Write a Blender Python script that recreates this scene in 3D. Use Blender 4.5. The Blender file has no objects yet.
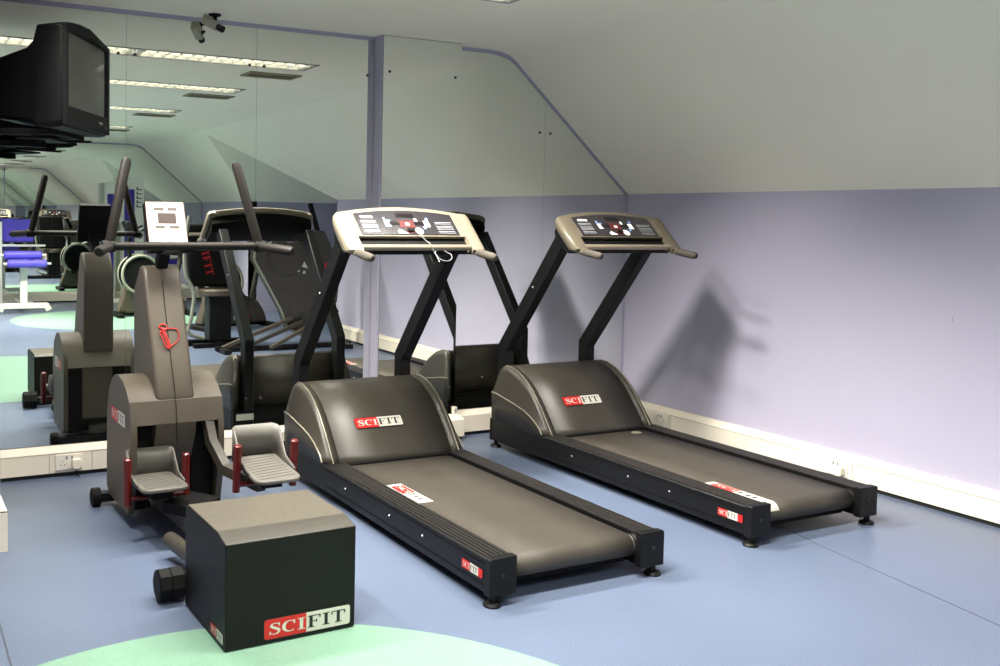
import bpy, bmesh, math, random
from mathutils import Vector, Matrix
random.seed(4)
PI = math.pi
SC = bpy.context.scene
COL = SC.collection

# ------------------------------------------------------------------ camera
CAM_F, CAM_PX, CAM_PY = 963.15, 365.77, 264.36
YAW, PITCH, ROLL = 0.4636, 0.0498, 0.0165
CAM = Vector((0.0, -5.5, 1.466))
fw = Vector((math.sin(YAW)*math.cos(PITCH), math.cos(YAW)*math.cos(PITCH), -math.sin(PITCH)))
r0 = Vector((math.cos(YAW), -math.sin(YAW), 0)); u0 = r0.cross(fw)
cr = r0*math.cos(ROLL) + u0*math.sin(ROLL); cu = -r0*math.sin(ROLL) + u0*math.cos(ROLL)
cam = bpy.data.objects.new('camera', bpy.data.cameras.new('camera'))
cam.matrix_world = Matrix(((cr.x, cu.x, -fw.x, CAM.x), (cr.y, cu.y, -fw.y, CAM.y), (cr.z, cu.z, -fw.z, CAM.z), (0, 0, 0, 1)))
cam.data.sensor_width = 36; cam.data.lens = CAM_F*36/1000
cam.data.shift_x = (500-CAM_PX)/1000; cam.data.shift_y = (CAM_PY-333)/1000
cam.data.clip_start = 0.05
COL.objects.link(cam); SC.camera = cam

# ------------------------------------------------------------------ colour, world, light
SC.view_settings.view_transform = 'Standard'; SC.view_settings.look = 'None'
SC.view_settings.gamma = 1; SC.view_settings.use_curve_mapping = False
SC.view_settings.exposure = 0.16
SC.cycles.max_bounces = 14; SC.cycles.glossy_bounces = 8; SC.cycles.diffuse_bounces = 6
SC.cycles.sample_clamp_indirect = 6
SC.cycles.caustics_reflective = True; SC.cycles.blur_glossy = 0.3
world = bpy.data.worlds.new('night'); SC.world = world; world.use_nodes = True
world.node_tree.nodes['Background'].inputs[0].default_value = (0.02, 0.025, 0.04, 1)
world.node_tree.nodes['Background'].inputs[1].default_value = 0.3
CEIL = 2.60
ROWS = [-1.40, -3.05, -5.15, -7.50]          # centre lines of the louvred fluorescent rows
ROW_W = 0.30
LX0, LX1 = 0.25, 2.95
ROW_POWER = [92, 96, 120, 235]
def area(name, loc, sx, sy, power, spread, col=(1.0, 0.955, 0.86)):
    l = bpy.data.lights.new(name, 'AREA'); l.shape = 'RECTANGLE'; l.size = sx; l.size_y = sy
    l.energy = power; l.color = col; l.spread = math.radians(spread)
    o = bpy.data.objects.new(name, l); o.location = loc; COL.objects.link(o)
    return o
NSEG = 5
SIDE = [0.56, 0.36, 0.28, 0.22]          # how much each row throws towards the right wall
for k, y in enumerate(ROWS):
    P = ROW_POWER[k]; xm = (LX0+LX1)/2; ln = LX1-LX0-0.1
    area('fluorescent_row_light', (xm, y, CEIL-0.002), ln, ROW_W-0.06, P*0.40, 116)
    area('louvre_scatter_light', (xm, y, CEIL-0.003), ln, ROW_W-0.06, P*0.14, 160)
    # the louvre throws its strongest light sideways along the row
    for i in range(NSEG):
        for tilt, share in ((-33, SIDE[k]), (33, 0.13)):
            o = area('louvre_side_light', (LX0+0.15+(ln-0.2)*i/(NSEG-1), y, CEIL-0.040), 0.10, ROW_W-0.06, P*share/NSEG, 74)
            o.rotation_euler = (0, math.radians(tilt), 0)

# ------------------------------------------------------------------ materials
def lin(c):
    return tuple(((v/255)/12.92 if v/255 <= 0.04045 else ((v/255+0.055)/1.055)**2.4) for v in c) + (1,)
def mat(name, rgb, rough=0.5, metal=0.0, spec=0.5, noise=0.0, scale=40, bump=0.0, bscale=None, emit=None, coat=0.0):
    m = bpy.data.materials.new(name); m.use_nodes = True
    nt = m.node_tree; b = nt.nodes['Principled BSDF']
    b.inputs['Base Color'].default_value = lin(rgb); b.inputs['Roughness'].default_value = rough
    b.inputs['Metallic'].default_value = metal; b.inputs['Specular IOR Level'].default_value = spec
    b.inputs['Coat Weight'].default_value = coat
    tc = nt.nodes.new('ShaderNodeTexCoord')
    if noise:
        n = nt.nodes.new('ShaderNodeTexNoise'); n.inputs['Scale'].default_value = scale; n.inputs['Detail'].default_value = 5
        nt.links.new(tc.outputs['Object'], n.inputs['Vector'])
        rp = nt.nodes.new('ShaderNodeMapRange'); rp.inputs[1].default_value = 0.25; rp.inputs[2].default_value = 0.75
        rp.inputs[3].default_value = 1-noise; rp.inputs[4].default_value = 1+noise
        nt.links.new(n.outputs['Fac'], rp.inputs[0])
        mx = nt.nodes.new('ShaderNodeVectorMath'); mx.operation = 'SCALE'
        mx.inputs[0].default_value = lin(rgb)[:3]; nt.links.new(rp.outputs[0], mx.inputs['Scale'])
        nt.links.new(mx.outputs[0], b.inputs['Base Color'])
    if bump:
        n2 = nt.nodes.new('ShaderNodeTexNoise'); n2.inputs['Scale'].default_value = bscale or 300
        nt.links.new(tc.outputs['Object'], n2.inputs['Vector'])
        bp = nt.nodes.new('ShaderNodeBump'); bp.inputs['Strength'].default_value = bump; bp.inputs['Distance'].default_value = 0.002
        nt.links.new(n2.outputs['Fac'], bp.inputs['Height']); nt.links.new(bp.outputs[0], b.inputs['Normal'])
    if emit:
        b.inputs['Emission Color'].default_value = lin(rgb); b.inputs['Emission Strength'].default_value = emit
    return m

M = {}
M['wall'] = mat('lavender_wall_paint', (176, 172, 193), 0.7, spec=0.25, noise=0.015, scale=3)
M['ceiling'] = mat('matt_ceiling_paint', (245, 240, 222), 0.8, spec=0.2, noise=0.015, scale=2)
M['trunk'] = mat('white_plastic_trunking', (232, 222, 206), 0.4)
M['trunk_line'] = mat('trunking_joint', (150, 140, 128), 0.6)
M['white'] = mat('white_plastic', (232, 226, 214), 0.4)
M['dark_gap'] = mat('black_skirting_gap', (16, 16, 18), 0.7)
M['black'] = mat('black_powder_coat', (13, 13, 13), 0.45, spec=0.25, bump=0.15, bscale=500)
M['blackmatt'] = mat('matt_black_plastic', (7, 7, 7), 0.65, spec=0.2)
M['rail'] = mat('ribbed_charcoal_rail', (12, 12, 13), 0.42, spec=0.28)
M['rib'] = mat('rail_rib', (48, 45, 43), 0.4)
M['hood'] = mat('charcoal_moulded_plastic', (55, 51, 44), 0.42, spec=0.5, bump=0.2, bscale=600)
M['shroud'] = mat('brown_grey_moulded_plastic', (73, 65, 55), 0.48, spec=0.45, bump=0.2, bscale=600)
M['belt'] = mat('worn_rubber_belt', (63, 58, 51), 0.55, spec=0.4, noise=0.10, scale=9, bump=0.3, bscale=900)
M['console'] = mat('cream_console_plastic', (122, 114, 98), 0.38)
M['console2'] = mat('darker_console_plastic', (92, 85, 72), 0.38)  # darker tone of the console colour, used on the corner treadmill
M['panel'] = mat('glossy_display_panel', (38, 35, 40), 0.24, spec=0.8, coat=0.3)
M['screen'] = mat('dark_lcd', (20, 14, 16), 0.2)
M['redlcd'] = mat('red_led_window', (80, 30, 28), 0.3)
M['btn_w'] = mat('white_button', (225, 224, 220), 0.4)
M['btn_g'] = mat('grey_print', (140, 142, 146), 0.5)
M['btn_b'] = mat('blue_button', (110, 140, 190), 0.4)
M['grip'] = mat('grey_foam_grip', (62, 57, 49), 0.7)
M['tube'] = mat('champagne_metal_tube', (150, 138, 120), 0.35, metal=0.4)
M['silver'] = mat('silver_edging', (146, 139, 124), 0.35, metal=0.3)
M['steel'] = mat('bright_steel', (200, 198, 192), 0.25, metal=0.9)
M['red'] = mat('red_painted_steel', (84, 6, 5), 0.35, spec=0.5, coat=0.1)
M['redcord'] = mat('red_cord', (170, 20, 18), 0.5)
M['pedal'] = mat('light_grey_pedal', (94, 91, 86), 0.5)
M['bar'] = mat('bronze_grey_foam_bar', (21, 17, 14), 0.55, spec=0.25)
M['logo_red'] = mat('logo_red', (184, 24, 22), 0.45)
M['logo_white'] = mat('logo_white', (196, 194, 184), 0.45)
M['logo_black'] = mat('logo_black', (14, 14, 14), 0.5)
M['boxtop'] = mat('scuffed_step_top', (76, 70, 59), 0.6, noise=0.2, scale=60, bump=0.3, bscale=400)
M['boxside'] = mat('satin_black_sheet', (15, 15, 13), 0.5, spec=0.22)
M['tv'] = mat('black_television_plastic', (4, 4, 5), 0.5, spec=0.15)
M['tvglass'] = mat('grey_tube_glass', (42, 43, 40), 0.12, spec=0.7)
M['cctv'] = mat('beige_camera_body', (176, 170, 150), 0.45)
M['blue'] = mat('violet_blue_vinyl', (96, 84, 215), 0.4, spec=0.5)
M['deepblue'] = mat('deep_blue_shroud', (52, 40, 150), 0.45)
M['gymwhite'] = mat('white_powder_coat', (238, 238, 228), 0.4)
M['bandgrey'] = mat('silver_grey_band', (134, 136, 124), 0.45)
M['vent'] = mat('beige_ceiling_vent', (150, 144, 120), 0.6)
M['louvre'] = mat('white_louvre_blade', (226, 226, 220), 0.3, spec=0.6)
M['lens'] = mat('black_lens', (10, 10, 10), 0.2)
M['glow'] = mat('fluorescent_tube', (255, 250, 235), 0.5, emit=9.0)
M['frame'] = mat('fixture_frame', (196, 194, 184), 0.5)
M['dark'] = mat('night_glass', (10, 12, 16), 0.1)

def mirror_mat():
    m = bpy.data.materials.new('mirror_silver'); m.use_nodes = True
    nt = m.node_tree; nt.nodes.remove(nt.nodes['Principled BSDF'])
    g = nt.nodes.new('ShaderNodeBsdfGlossy'); g.inputs['Color'].default_value = (0.88, 0.91, 0.865, 1)
    g.inputs['Roughness'].default_value = 0.0
    nt.links.new(g.outputs[0], nt.nodes['Material Output'].inputs[0])
    return m
M['mirror'] = mirror_mat()
M['glass_edge'] = mat('mirror_edge_green', (86, 104, 96), 0.3)

def floor_mat(name, rgb, speck):
    m = bpy.data.materials.new(name); m.use_nodes = True
    nt = m.node_tree; b = nt.nodes['Principled BSDF']
    tc = nt.nodes.new('ShaderNodeTexCoord')
    v = nt.nodes.new('ShaderNodeTexNoise'); v.inputs['Scale'].default_value = 260; v.inputs['Detail'].default_value = 3
    w = nt.nodes.new('ShaderNodeTexNoise'); w.inputs['Scale'].default_value = 1.3; w.inputs['Detail'].default_value = 4
    nt.links.new(tc.outputs['Object'], v.inputs['Vector']); nt.links.new(tc.outputs['Object'], w.inputs['Vector'])
    cr_ = nt.nodes.new('ShaderNodeValToRGB')
    cr_.color_ramp.elements[0].position = 0.36; cr_.color_ramp.elements[0].color = lin(tuple(c*(1-speck) for c in rgb))
    cr_.color_ramp.elements[1].position = 0.64; cr_.color_ramp.elements[1].color = lin(tuple(min(255, c*(1+speck)) for c in rgb))
    nt.links.new(v.outputs['Fac'], cr_.inputs[0])
    mr = nt.nodes.new('ShaderNodeMapRange'); mr.inputs[1].default_value = 0.3; mr.inputs[2].default_value = 0.7
    mr.inputs[3].default_value = 0.93; mr.inputs[4].default_value = 1.07
    nt.links.new(w.outputs['Fac'], mr.inputs[0])
    mx = nt.nodes.new('ShaderNodeVectorMath'); mx.operation = 'SCALE'
    nt.links.new(cr_.outputs[0], mx.inputs[0]); nt.links.new(mr.outputs[0], mx.inputs['Scale'])
    nt.links.new(mx.outputs[0], b.inputs['Base Color'])
    b.inputs['Roughness'].default_value = 0.36; b.inputs['Specular IOR Level'].default_value = 0.4
    return m
M['floor'] = floor_mat('blue_speckled_vinyl', (91, 102, 124), 0.15)
M['mint'] = floor_mat('mint_speckled_vinyl', (118, 154, 134), 0.05)
M['seam'] = mat('floor_weld_line', (66, 72, 84), 0.6)

# ------------------------------------------------------------------ mesh helpers
class MB:
    """collects faces and links them as ONE mesh object"""
    def __init__(s): s.v = []; s.f = []; s.mi = []; s.cur = 0; s.T = Matrix.Identity(4)
    def m(s, i): s.cur = i; return s
    def vs(s, pts):
        b = len(s.v); s.v += [tuple(s.T @ Vector(p)) for p in pts]; return b
    def face(s, idx): s.f.append(tuple(idx)); s.mi.append(s.cur)
    def poly(s, pts): b = s.vs(pts); s.face(range(b, b+len(pts)))
    def box(s, x0, x1, y0, y1, z0, z1):
        b = s.vs([(x0, y0, z0), (x1, y0, z0), (x1, y1, z0), (x0, y1, z0), (x0, y0, z1), (x1, y0, z1), (x1, y1, z1), (x0, y1, z1)])
        for q in ((3, 2, 1, 0), (4, 5, 6, 7), (0, 1, 5, 4), (1, 2, 6, 5), (2, 3, 7, 6), (3, 0, 4, 7)): s.face([b+i for i in q])
        return s
    def loft(s, rings, caps=True):
        n = len(rings[0]); bs = [s.vs(r) for r in rings]
        for a, c in zip(bs, bs[1:]):
            for i in range(n): s.face((a+i, a+(i+1) % n, c+(i+1) % n, c+i))
        if caps:
            s.face([bs[0]+i for i in reversed(range(n))]); s.face([bs[-1]+i for i in range(n)])
        return s
    def strip(s, rows):
        """open sheet through rows of points"""
        n = len(rows[0]); bs = [s.vs(r) for r in rows]
        for a, c in zip(bs, bs[1:]):
            for i in range(n-1): s.face((a+i, a+i+1, c+i+1, c+i))
        return s
    def prism(s, pts, axis, a, b):
        """polygon in the plane perpendicular to axis, from a to b along axis"""
        def P(p, t):
            return {'x': (t, p[0], p[1]), 'y': (p[0], t, p[1]), 'z': (p[0], p[1], t)}[axis]
        return s.loft([[P(p, a) for p in pts], [P(p, b) for p in pts]])
    def cyl(s, p, q, r, n=20, r2=None):
        p = Vector(p); q = Vector(q); d = (q-p).normalized()
        h = Vector((0, 0, 1)) if abs(d.z) < 0.9 else Vector((1, 0, 0))
        e = d.cross(h).normalized(); g = d.cross(e)
        r2 = r if r2 is None else r2
        R = lambda c, rr: [c + e*rr*math.cos(2*PI*i/n) + g*rr*math.sin(2*PI*i/n) for i in range(n)]
        return s.loft([R(p, r), R(q, r2)])
    def lathe(s, p, q, prof, n=24):
        """prof = [(t along p->q 0..1, radius)]"""
        p = Vector(p); q = Vector(q); d = (q-p).normalized()
        h = Vector((0, 0, 1)) if abs(d.z) < 0.9 else Vector((1, 0, 0))
        e = d.cross(h).normalized(); g = d.cross(e)
        rings = [[p.lerp(q, t) + e*rr*math.cos(2*PI*i/n) + g*rr*math.sin(2*PI*i/n) for i in range(n)] for t, rr in prof]
        return s.loft(rings)
    def tube(s, path, r, n=12, sq=None, up=(0, 0, 1)):
        """round (radius r or list) or rectangular (sq=(w,h)) sweep along path"""
        P = [Vector(p) for p in path]; rings = []
        prev = None
        for i, c in enumerate(P):
            d = ((P[i]-P[i-1]).normalized() if i else Vector()) + ((P[i+1]-P[i]).normalized() if i < len(P)-1 else Vector())
            d.normalize()
            u = Vector(up) if prev is None or sq else prev
            e = d.cross(u)
            if e.length < 1e-3: e = d.cross(Vector((1, 0, 0)))
            e.normalize(); g = e.cross(d).normalized(); prev = g
            if sq:
                k = 1.0
                if 0 < i < len(P)-1: k = 1/max(0.4, d.dot((P[i+1]-P[i]).normalized()))
                w, h = sq[0]/2, sq[1]/2*k
                rings.append([c+e*w+g*h, c-e*w+g*h, c-e*w-g*h, c+e*w-g*h])
            else:
                rr = r[i] if isinstance(r, (list, tuple)) else r
                rings.append([c + e*rr*math.cos(2*PI*j/n) + g*rr*math.sin(2*PI*j/n) for j in range(n)])
        return s.loft(rings)
    def build(s, name, mats, parent=None, bevel=0, seg=2, smooth=35, loc=None, rot=None):
        me = bpy.data.meshes.new(name); me.from_pydata(s.v, [], s.f)
        for mm in (mats if isinstance(mats, (list, tuple)) else [mats]): me.materials.append(mm)
        me.polygons.foreach_set('material_index', s.mi)
        bm = bmesh.new(); bm.from_mesh(me); bmesh.ops.recalc_face_normals(bm, faces=bm.faces)
        if smooth:
            for f in bm.faces: f.smooth = True
            for e in bm.edges:
                if len(e.link_faces) == 2 and e.calc_face_angle(0) > math.radians(smooth): e.smooth = False
        bm.to_mesh(me); bm.free()
        o = bpy.data.objects.new(name, me); COL.objects.link(o)
        if parent: o.parent = parent
        if loc: o.location = loc
        if rot: o.rotation_euler = rot
        if bevel:
            b = o.modifiers.new('bevel', 'BEVEL'); b.width = bevel; b.segments = seg; b.limit_method = 'ANGLE'
            b.angle_limit = math.radians(40); b.harden_normals = False
        return o
def tag(o, label=None, cat=None, group=None, kind=None):
    if label: o['label'] = label
    if cat: o['category'] = cat
    if group: o['group'] = group
    if kind: o['kind'] = kind
    return o
def thing(name, label, cat, loc=(0, 0, 0), rotz=0, group=None):
    o = bpy.data.objects.new(name, None); COL.objects.link(o); o.empty_display_size = 0.1
    o.location = loc; o.rotation_euler = (0, 0, rotz)
    return tag(o, label, cat, group)
def struct(name, mb, m, **k): return tag(mb.build(name, m, smooth=0, **k), kind='structure')
def copy_tree(o, parent=None):
    c = o.copy(); COL.objects.link(c)
    if parent: c.parent = parent
    for ch in [x for x in bpy.data.objects if x.parent == o]: copy_tree(ch, c)
    return c

# ------------------------------------------------------------------ lettering
def stroke(pts, wid):
    """variable width stroke as quads"""
    out = []; L = []
    for i, p in enumerate(pts):
        a = pts[max(0, i-1)]; b = pts[min(len(pts)-1, i+1)]
        dx, dy = b[0]-a[0], b[1]-a[1]; l = math.hypot(dx, dy) or 1
        w = wid[i]/2; L.append(((p[0]-dy/l*w, p[1]+dx/l*w), (p[0]+dy/l*w, p[1]-dx/l*w)))
    for (a, b), (c, d) in zip(L, L[1:]): out.append([a, b, d, c])
    return out
def rect(x0, y0, x1, y1): return [(x0, y0), (x1, y0), (x1, y1), (x0, y1)]
def glyph(ch):
    if ch == 'I': return [rect(0.12, 0, 0.32, 1), rect(0, 0, 0.44, 0.07), rect(0, 0.93, 0.44, 1)], 0.44
    if ch == 'F': return [rect(0.10, 0, 0.30, 1), rect(0, 0, 0.42, 0.07), rect(0, 0.92, 0.78, 1), rect(0.70, 0.72, 0.78, 0.93), rect(0.3, 0.47, 0.56, 0.54), rect(0.50, 0.38, 0.57, 0.63)], 0.80
    if ch == 'T': return [rect(0.33, 0, 0.53, 1), rect(0.22, 0, 0.64, 0.07), rect(0, 0.92, 0.86, 1), rect(0, 0.70, 0.07, 0.93), rect(0.79, 0.70, 0.86, 0.93)], 0.86
    if ch == 'C':
        P = []; W = []
        for i in range(17):
            a = math.radians(48 + (312-48)*i/16); P.append((0.44+0.36*math.cos(a), 0.5+0.45*math.sin(a)))
            W.append(0.07 + 0.15*max(0, -math.cos(a))**1.5)
        return stroke(P, W) + [rect(0.66, 0.66, 0.74, 0.98)], 0.80
    if ch == 'S':
        P = [(0.60, 0.80), (0.52, 0.92), (0.34, 0.965), (0.17, 0.90), (0.13, 0.76), (0.22, 0.64), (0.38, 0.54), (0.54, 0.42), (0.60, 0.27), (0.52, 0.11), (0.34, 0.035), (0.16, 0.08), (0.06, 0.24)]
        W = [0.06, 0.06, 0.08, 0.12, 0.16, 0.19, 0.2, 0.19, 0.16, 0.12, 0.08, 0.06, 0.06]
        return stroke(P, W) + [rect(0.56, 0.70, 0.63, 0.97), rect(0.03, 0.03, 0.10, 0.30)], 0.68
    if ch == 'E': return [rect(0.08, 0, 0.26, 1), rect(0, 0, 0.7, 0.09), rect(0, 0.91, 0.7, 1), rect(0.26, 0.46, 0.55, 0.55)], 0.72
    if ch == 'L': return [rect(0.08, 0, 0.26, 1), rect(0, 0, 0.66, 0.09)], 0.68
    return [rect(0, 0, 0.3, 1)], 0.32
def letters(mb, text, x0, y0, h, maxw, z, gap=0.10):
    tot = sum(glyph(c)[1] for c in text) + gap*(len(text)-1)
    sx = maxw/tot; x = x0
    for c in text:
        ps, w = glyph(c)
        for p in ps: mb.poly([(x+q[0]*sx, y0+q[1]*h, z) for q in p])
        x += (w+gap)*sx
def rrect(x0, y0, x1, y1, r, corners=(1, 1, 1, 1), n=5):
    pts = []
    for (cx, cy, a0, on) in ((x0+r, y0+r, 180, corners[0]), (x1-r, y0+r, 270, corners[1]), (x1-r, y1-r, 0, corners[2]), (x0+r, y1-r, 90, corners[3])):
        if on:
            for i in range(n+1):
                a = math.radians(a0+90*i/n); pts.append((cx+r*math.cos(a), cy+r*math.sin(a)))
        else: pts.append((x0 if cx < (x0+x1)/2 else x1, y0 if cy < (y0+y1)/2 else y1))
    return pts
def logo(parent, T, w, h, extra=False):
    """the two-colour SCIFIT badge, drawn in its own xy plane and placed by matrix T"""
    b = MB(); b.T = T; t = 0.0012
    half = w*0.48 if not extra else w*0.40
    end = w if not extra else w*0.80
    b.m(3).prism(rrect(-0.05*h, -0.05*h, w+0.05*h, 1.05*h, h*0.16), 'z', 0.0, t*0.5)
    b.m(0).prism(rrect(0, 0, half, h, h*0.14, (1, 0, 0, 1)), 'z', t*0.2, t)
    b.m(1).prism(rrect(half, 0, end, h, h*0.14, (0, 1, 1, 0) if not extra else (0, 0, 0, 0)), 'z', t*0.2, t)
    if extra: b.m(0).prism(rrect(end, 0, w, h, h*0.14, (0, 1, 1, 0)), 'z', t*0.2, t)
    b.m(2); letters(b, 'SCI', w*0.05, h*0.2, h*0.60, half-w*0.065, t*1.5)
    b.m(3); letters(b, 'FIT', half+w*0.015, h*0.2, h*0.62, (end-half)*0.86, t*1.5)
    return b.build('logo_badge', [M['logo_red'], M['logo_white'], M['logo_white'], M['logo_black']], parent, smooth=0)
def frame_T(o, xa, ya):
    """matrix with origin o, x axis xa, y axis ya"""
    xa = Vector(xa).normalized(); ya = (Vector(ya) - xa*Vector(ya).dot(xa)).normalized(); za = xa.cross(ya)
    return Matrix(((xa.x, ya.x, za.x, o[0]), (xa.y, ya.y, za.y, o[1]), (xa.z, ya.z, za.z, o[2]), (0, 0, 0, 1)))

# ------------------------------------------------------------------ room
W = 4.888; YB = -10.6; XL = -1.5; WZ = 1.66; PIER_X = 0.436; PIER_Y = -1.15
PROF = [(3.66, CEIL), (3.74, 2.592), (3.81, 2.575), (3.87, 2.537), (W, WZ)]       # flat ceiling rolling into the slope
D0, D1, DR, DX = -5.08, -8.15, -7.1, 6.3                                         # dormer recess: near side, far side, ridge, depth

b = MB(); b.box(XL, DX+0.1, YB, 0, -0.06, 0.0); fl = struct('floor', b, M['floor'])
def disc(cx, cy, r, name):
    m = MB(); m.prism([(cx+r*math.cos(2*PI*i/96), cy+r*math.sin(2*PI*i/96)) for i in range(96)], 'z', 0.0, 0.0012)
    return struct(name, m, M['mint'])
disc(0.82, -3.505, 1.25, 'floor_inlay'); disc(2.73, -7.86, 1.26, 'floor_inlay')
m = MB(); m.box(0.351, 0.357, YB, -1.2, 0.0, 0.0014)
m.tube([(3.95, -2.0, 0.0005), (3.81, -2.56, 0.0005), (3.66, -3.45, 0.0005), (3.5, -4.4, 0.0005)], 0.0, sq=(0.005, 0.001))
struct('floor_seam', m, M['seam'])

# ceiling: strips between the light rows, then the rolled edge and the slope
edges = [0.02]
for y in ROWS: edges += [y+ROW_W/2, y-ROW_W/2]
edges += [YB-0.02]
m = MB()
for i in range(0, len(edges), 2):
    m.box(LX0, LX1, edges[i+1], edges[i], CEIL, CEIL+0.03)
m.box(XL, LX0, YB-0.02, 0.02, CEIL, CEIL+0.03)
m.box(LX1, PROF[0][0], YB-0.02, 0.02, CEIL, CEIL+0.03)
def slab(ya, yb):
    m.strip([[(x, ya, z) for x, z in PROF], [(x, yb, z) for x, z in PROF]])
    m.strip([[(x+0.03, ya, z+0.03) for x, z in PROF], [(x+0.03, yb, z+0.03) for x, z in PROF]])
slab(0.02, D0); slab(D1, YB-0.02)
# the slope between the valleys of the dormer roof (valleys run up to the ridge point)
top = (PROF[3][0], DR, PROF[3][1])
m.strip([[(x, D0, z) for x, z in PROF[:4]], [(x, D1, z) for x, z in PROF[:4]]])
m.poly([(PROF[3][0], D0, PROF[3][1]), (W, D0, WZ), top]); m.poly([(PROF[3][0], D1, PROF[3][1]), (W, D1, WZ), top])
m.poly([top, (W, D0, WZ), (DX, D0, WZ), (DX, DR, PROF[3][1])]); m.poly([top, (W, D1, WZ), (DX, D1, WZ), (DX, DR, PROF[3][1])])
struct('ceiling', m, M['ceiling'])

m = MB(); m.box(W, W+0.1, D0, 0.1, 0, WZ); m.box(W, W+0.1, YB, D1, 0, WZ); struct('wall_right', m, M['wall'])
m = MB(); m.box(W+0.1, DX, D0, D0+0.1, 0, WZ); m.box(W, DX, D1-0.1, D1, 0, WZ)
m.poly([(DX, D0, 0), (DX, D1, 0), (DX, D1, WZ), (DX, DR, CEIL), (DX, D0, WZ)]); struct('wall_dormer', m, M['wall'])
pp = [(XL, 0), (W+0.1, 0), (W+0.1, WZ+0.0)] + [(x+0.01, z+0.02) for x, z in reversed(PROF)] + [(XL, CEIL+0.02)]
m = MB(); m.prism(pp, 'y', 0.0, 0.1); struct('wall_back', m, M['wall'])
m = MB(); m.prism(pp, 'y', YB-0.1, YB); struct('wall_front', m, M['wall'])
m = MB(); m.box(XL-0.1, XL, YB, 0.1, 0, CEIL+0.03); struct('wall_left', m, M['wall'])
m = MB(); m.box(XL, PIER_X, PIER_Y, 0.0, 0, CEIL); struct('wall_near_left', m, M['wall'])
COLX0, COLX1, COLD = 2.785, 3.372, 0.10
m = MB(); m.box(COLX0, COLX1, -COLD, 0.0, 0, CEIL); struct('wall_column', m, M['wall'])
m = MB(); m.box(PIER_X-0.002, PIER_X+0.028, PIER_Y-0.02, -0.06, 0, 0.17); m.box(XL, PIER_X+0.028, PIER_Y-0.022, PIER_Y, 0, 0.17)
struct('baseboard_left', m, M['trunk'])

# ------------------------------------------------------------------ mirrors (sheets of mirror glass screwed to the wall)
def mirror_sheet(x0, x1, zt, y, face, label, group, base=0.172, fix=True):
    """zt = list of (x,z) along the top from x0 to x1"""
    t = 0.006*face
    g = thing('mirror_panel', label, 'mirror', ((x0+x1)/2, y, base), group=group)
    ox, oz = (x0+x1)/2, base
    pts = [(x0-ox, 0), (x1-ox, 0)] + [(x-ox, z-oz) for x, z in reversed(zt)]
    q = MB(); q.m(0)
    q.poly([(p[0], t, p[1]) for p in pts])
    q.m(1)
    n = len(pts)
    for i in range(n):
        a, c = pts[i], pts[(i+1) % n]; q.poly([(a[0], 0, a[1]), (c[0], 0, c[1]), (c[0], t, c[1]), (a[0], t, a[1])])
    q.poly([(p[0], 0, p[1]) for p in reversed(pts)])
    q.build('glass', [M['mirror'], M['glass_edge']], g, smooth=0)
    if fix:
        for fx in (x0+0.045, x1-0.045):
            ztop = min(z for x, z in zt if True) if len(zt) > 2 else zt[0][1]
            for fz in (0.35, max(1.2, ztop-0.22)):
                f = MB(); f.lathe((fx-ox, t, fz-oz), (fx-ox, t*1.6, fz-oz), [(0, 0.009), (0.6, 0.009), (1, 0.006)], 10)
                f.build('fixing_cap', M['rib'], g)
    return g
TOPZ = CEIL-0.025
gm = 0.0007
def top_at(x):
    if x <= PROF[0][0]-0.0: return TOPZ
    for (xa, za), (xb, zb) in zip(PROF, PROF[1:]):
        if xa <= x <= xb: return za+(zb-za)*(x-xa)/(xb-xa)-0.028
    return WZ-0.02
def top_list(x0, x1):
    xs = [x0] + [x for x, z in PROF if x0 < x < x1] + [x1]
    return [(x, top_at(x)) for x in xs]
G1 = 'mirror sheets along the back wall'
mirror_sheet(PIER_X+0.004, 1.222-gm, top_list(PIER_X+0.004, 1.222-gm), -0.001, -1, 'tall mirror sheet beside the left pier, behind the television', G1)
mirror_sheet(1.222+gm, 1.997-gm, top_list(1.222+gm, 1.997-gm), -0.001, -1, 'tall mirror sheet behind the stepper and its upright handles', G1)
mirror_sheet(1.997+gm, COLX0-0.003, top_list(1.997+gm, COLX0-0.003), -0.001, -1, 'tall mirror sheet just left of the lavender column edge', G1)
mirror_sheet(COLX0+0.012, COLX1-0.002, [(COLX0+0.012, CEIL-0.004), (COLX1-0.002, CEIL-0.004)], -COLD-0.001, -1, 'mirror sheet on the front of the projecting column', G1)
mirror_sheet(COLX1+0.004, 4.128-gm, top_list(COLX1+0.004, 4.128-gm), -0.001, -1, 'mirror sheet right of the column, its top starting to slope', G1)
mirror_sheet(4.128+gm, W-0.022, top_list(4.128+gm, W-0.022), -0.001, -1, 'mirror sheet in the right corner cut along the sloping ceiling', G1)
xs = [-1.48, -0.8, 0.0, 0.8, 1.6, 2.4, 3.2, 4.05, W-0.022]
for k, (a, c) in enumerate(zip(xs, xs[1:])):
    mirror_sheet(a+gm, c-gm, top_list(a+gm, c-gm), YB+0.001, 1, 'mirror sheet on the far wall seen by reflection, %s counted from the sloping corner' % ['eighth', 'seventh', 'sixth', 'fifth', 'fourth', 'third', 'second', 'first'][k], 'mirror sheets along the far wall', fix=False)

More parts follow.
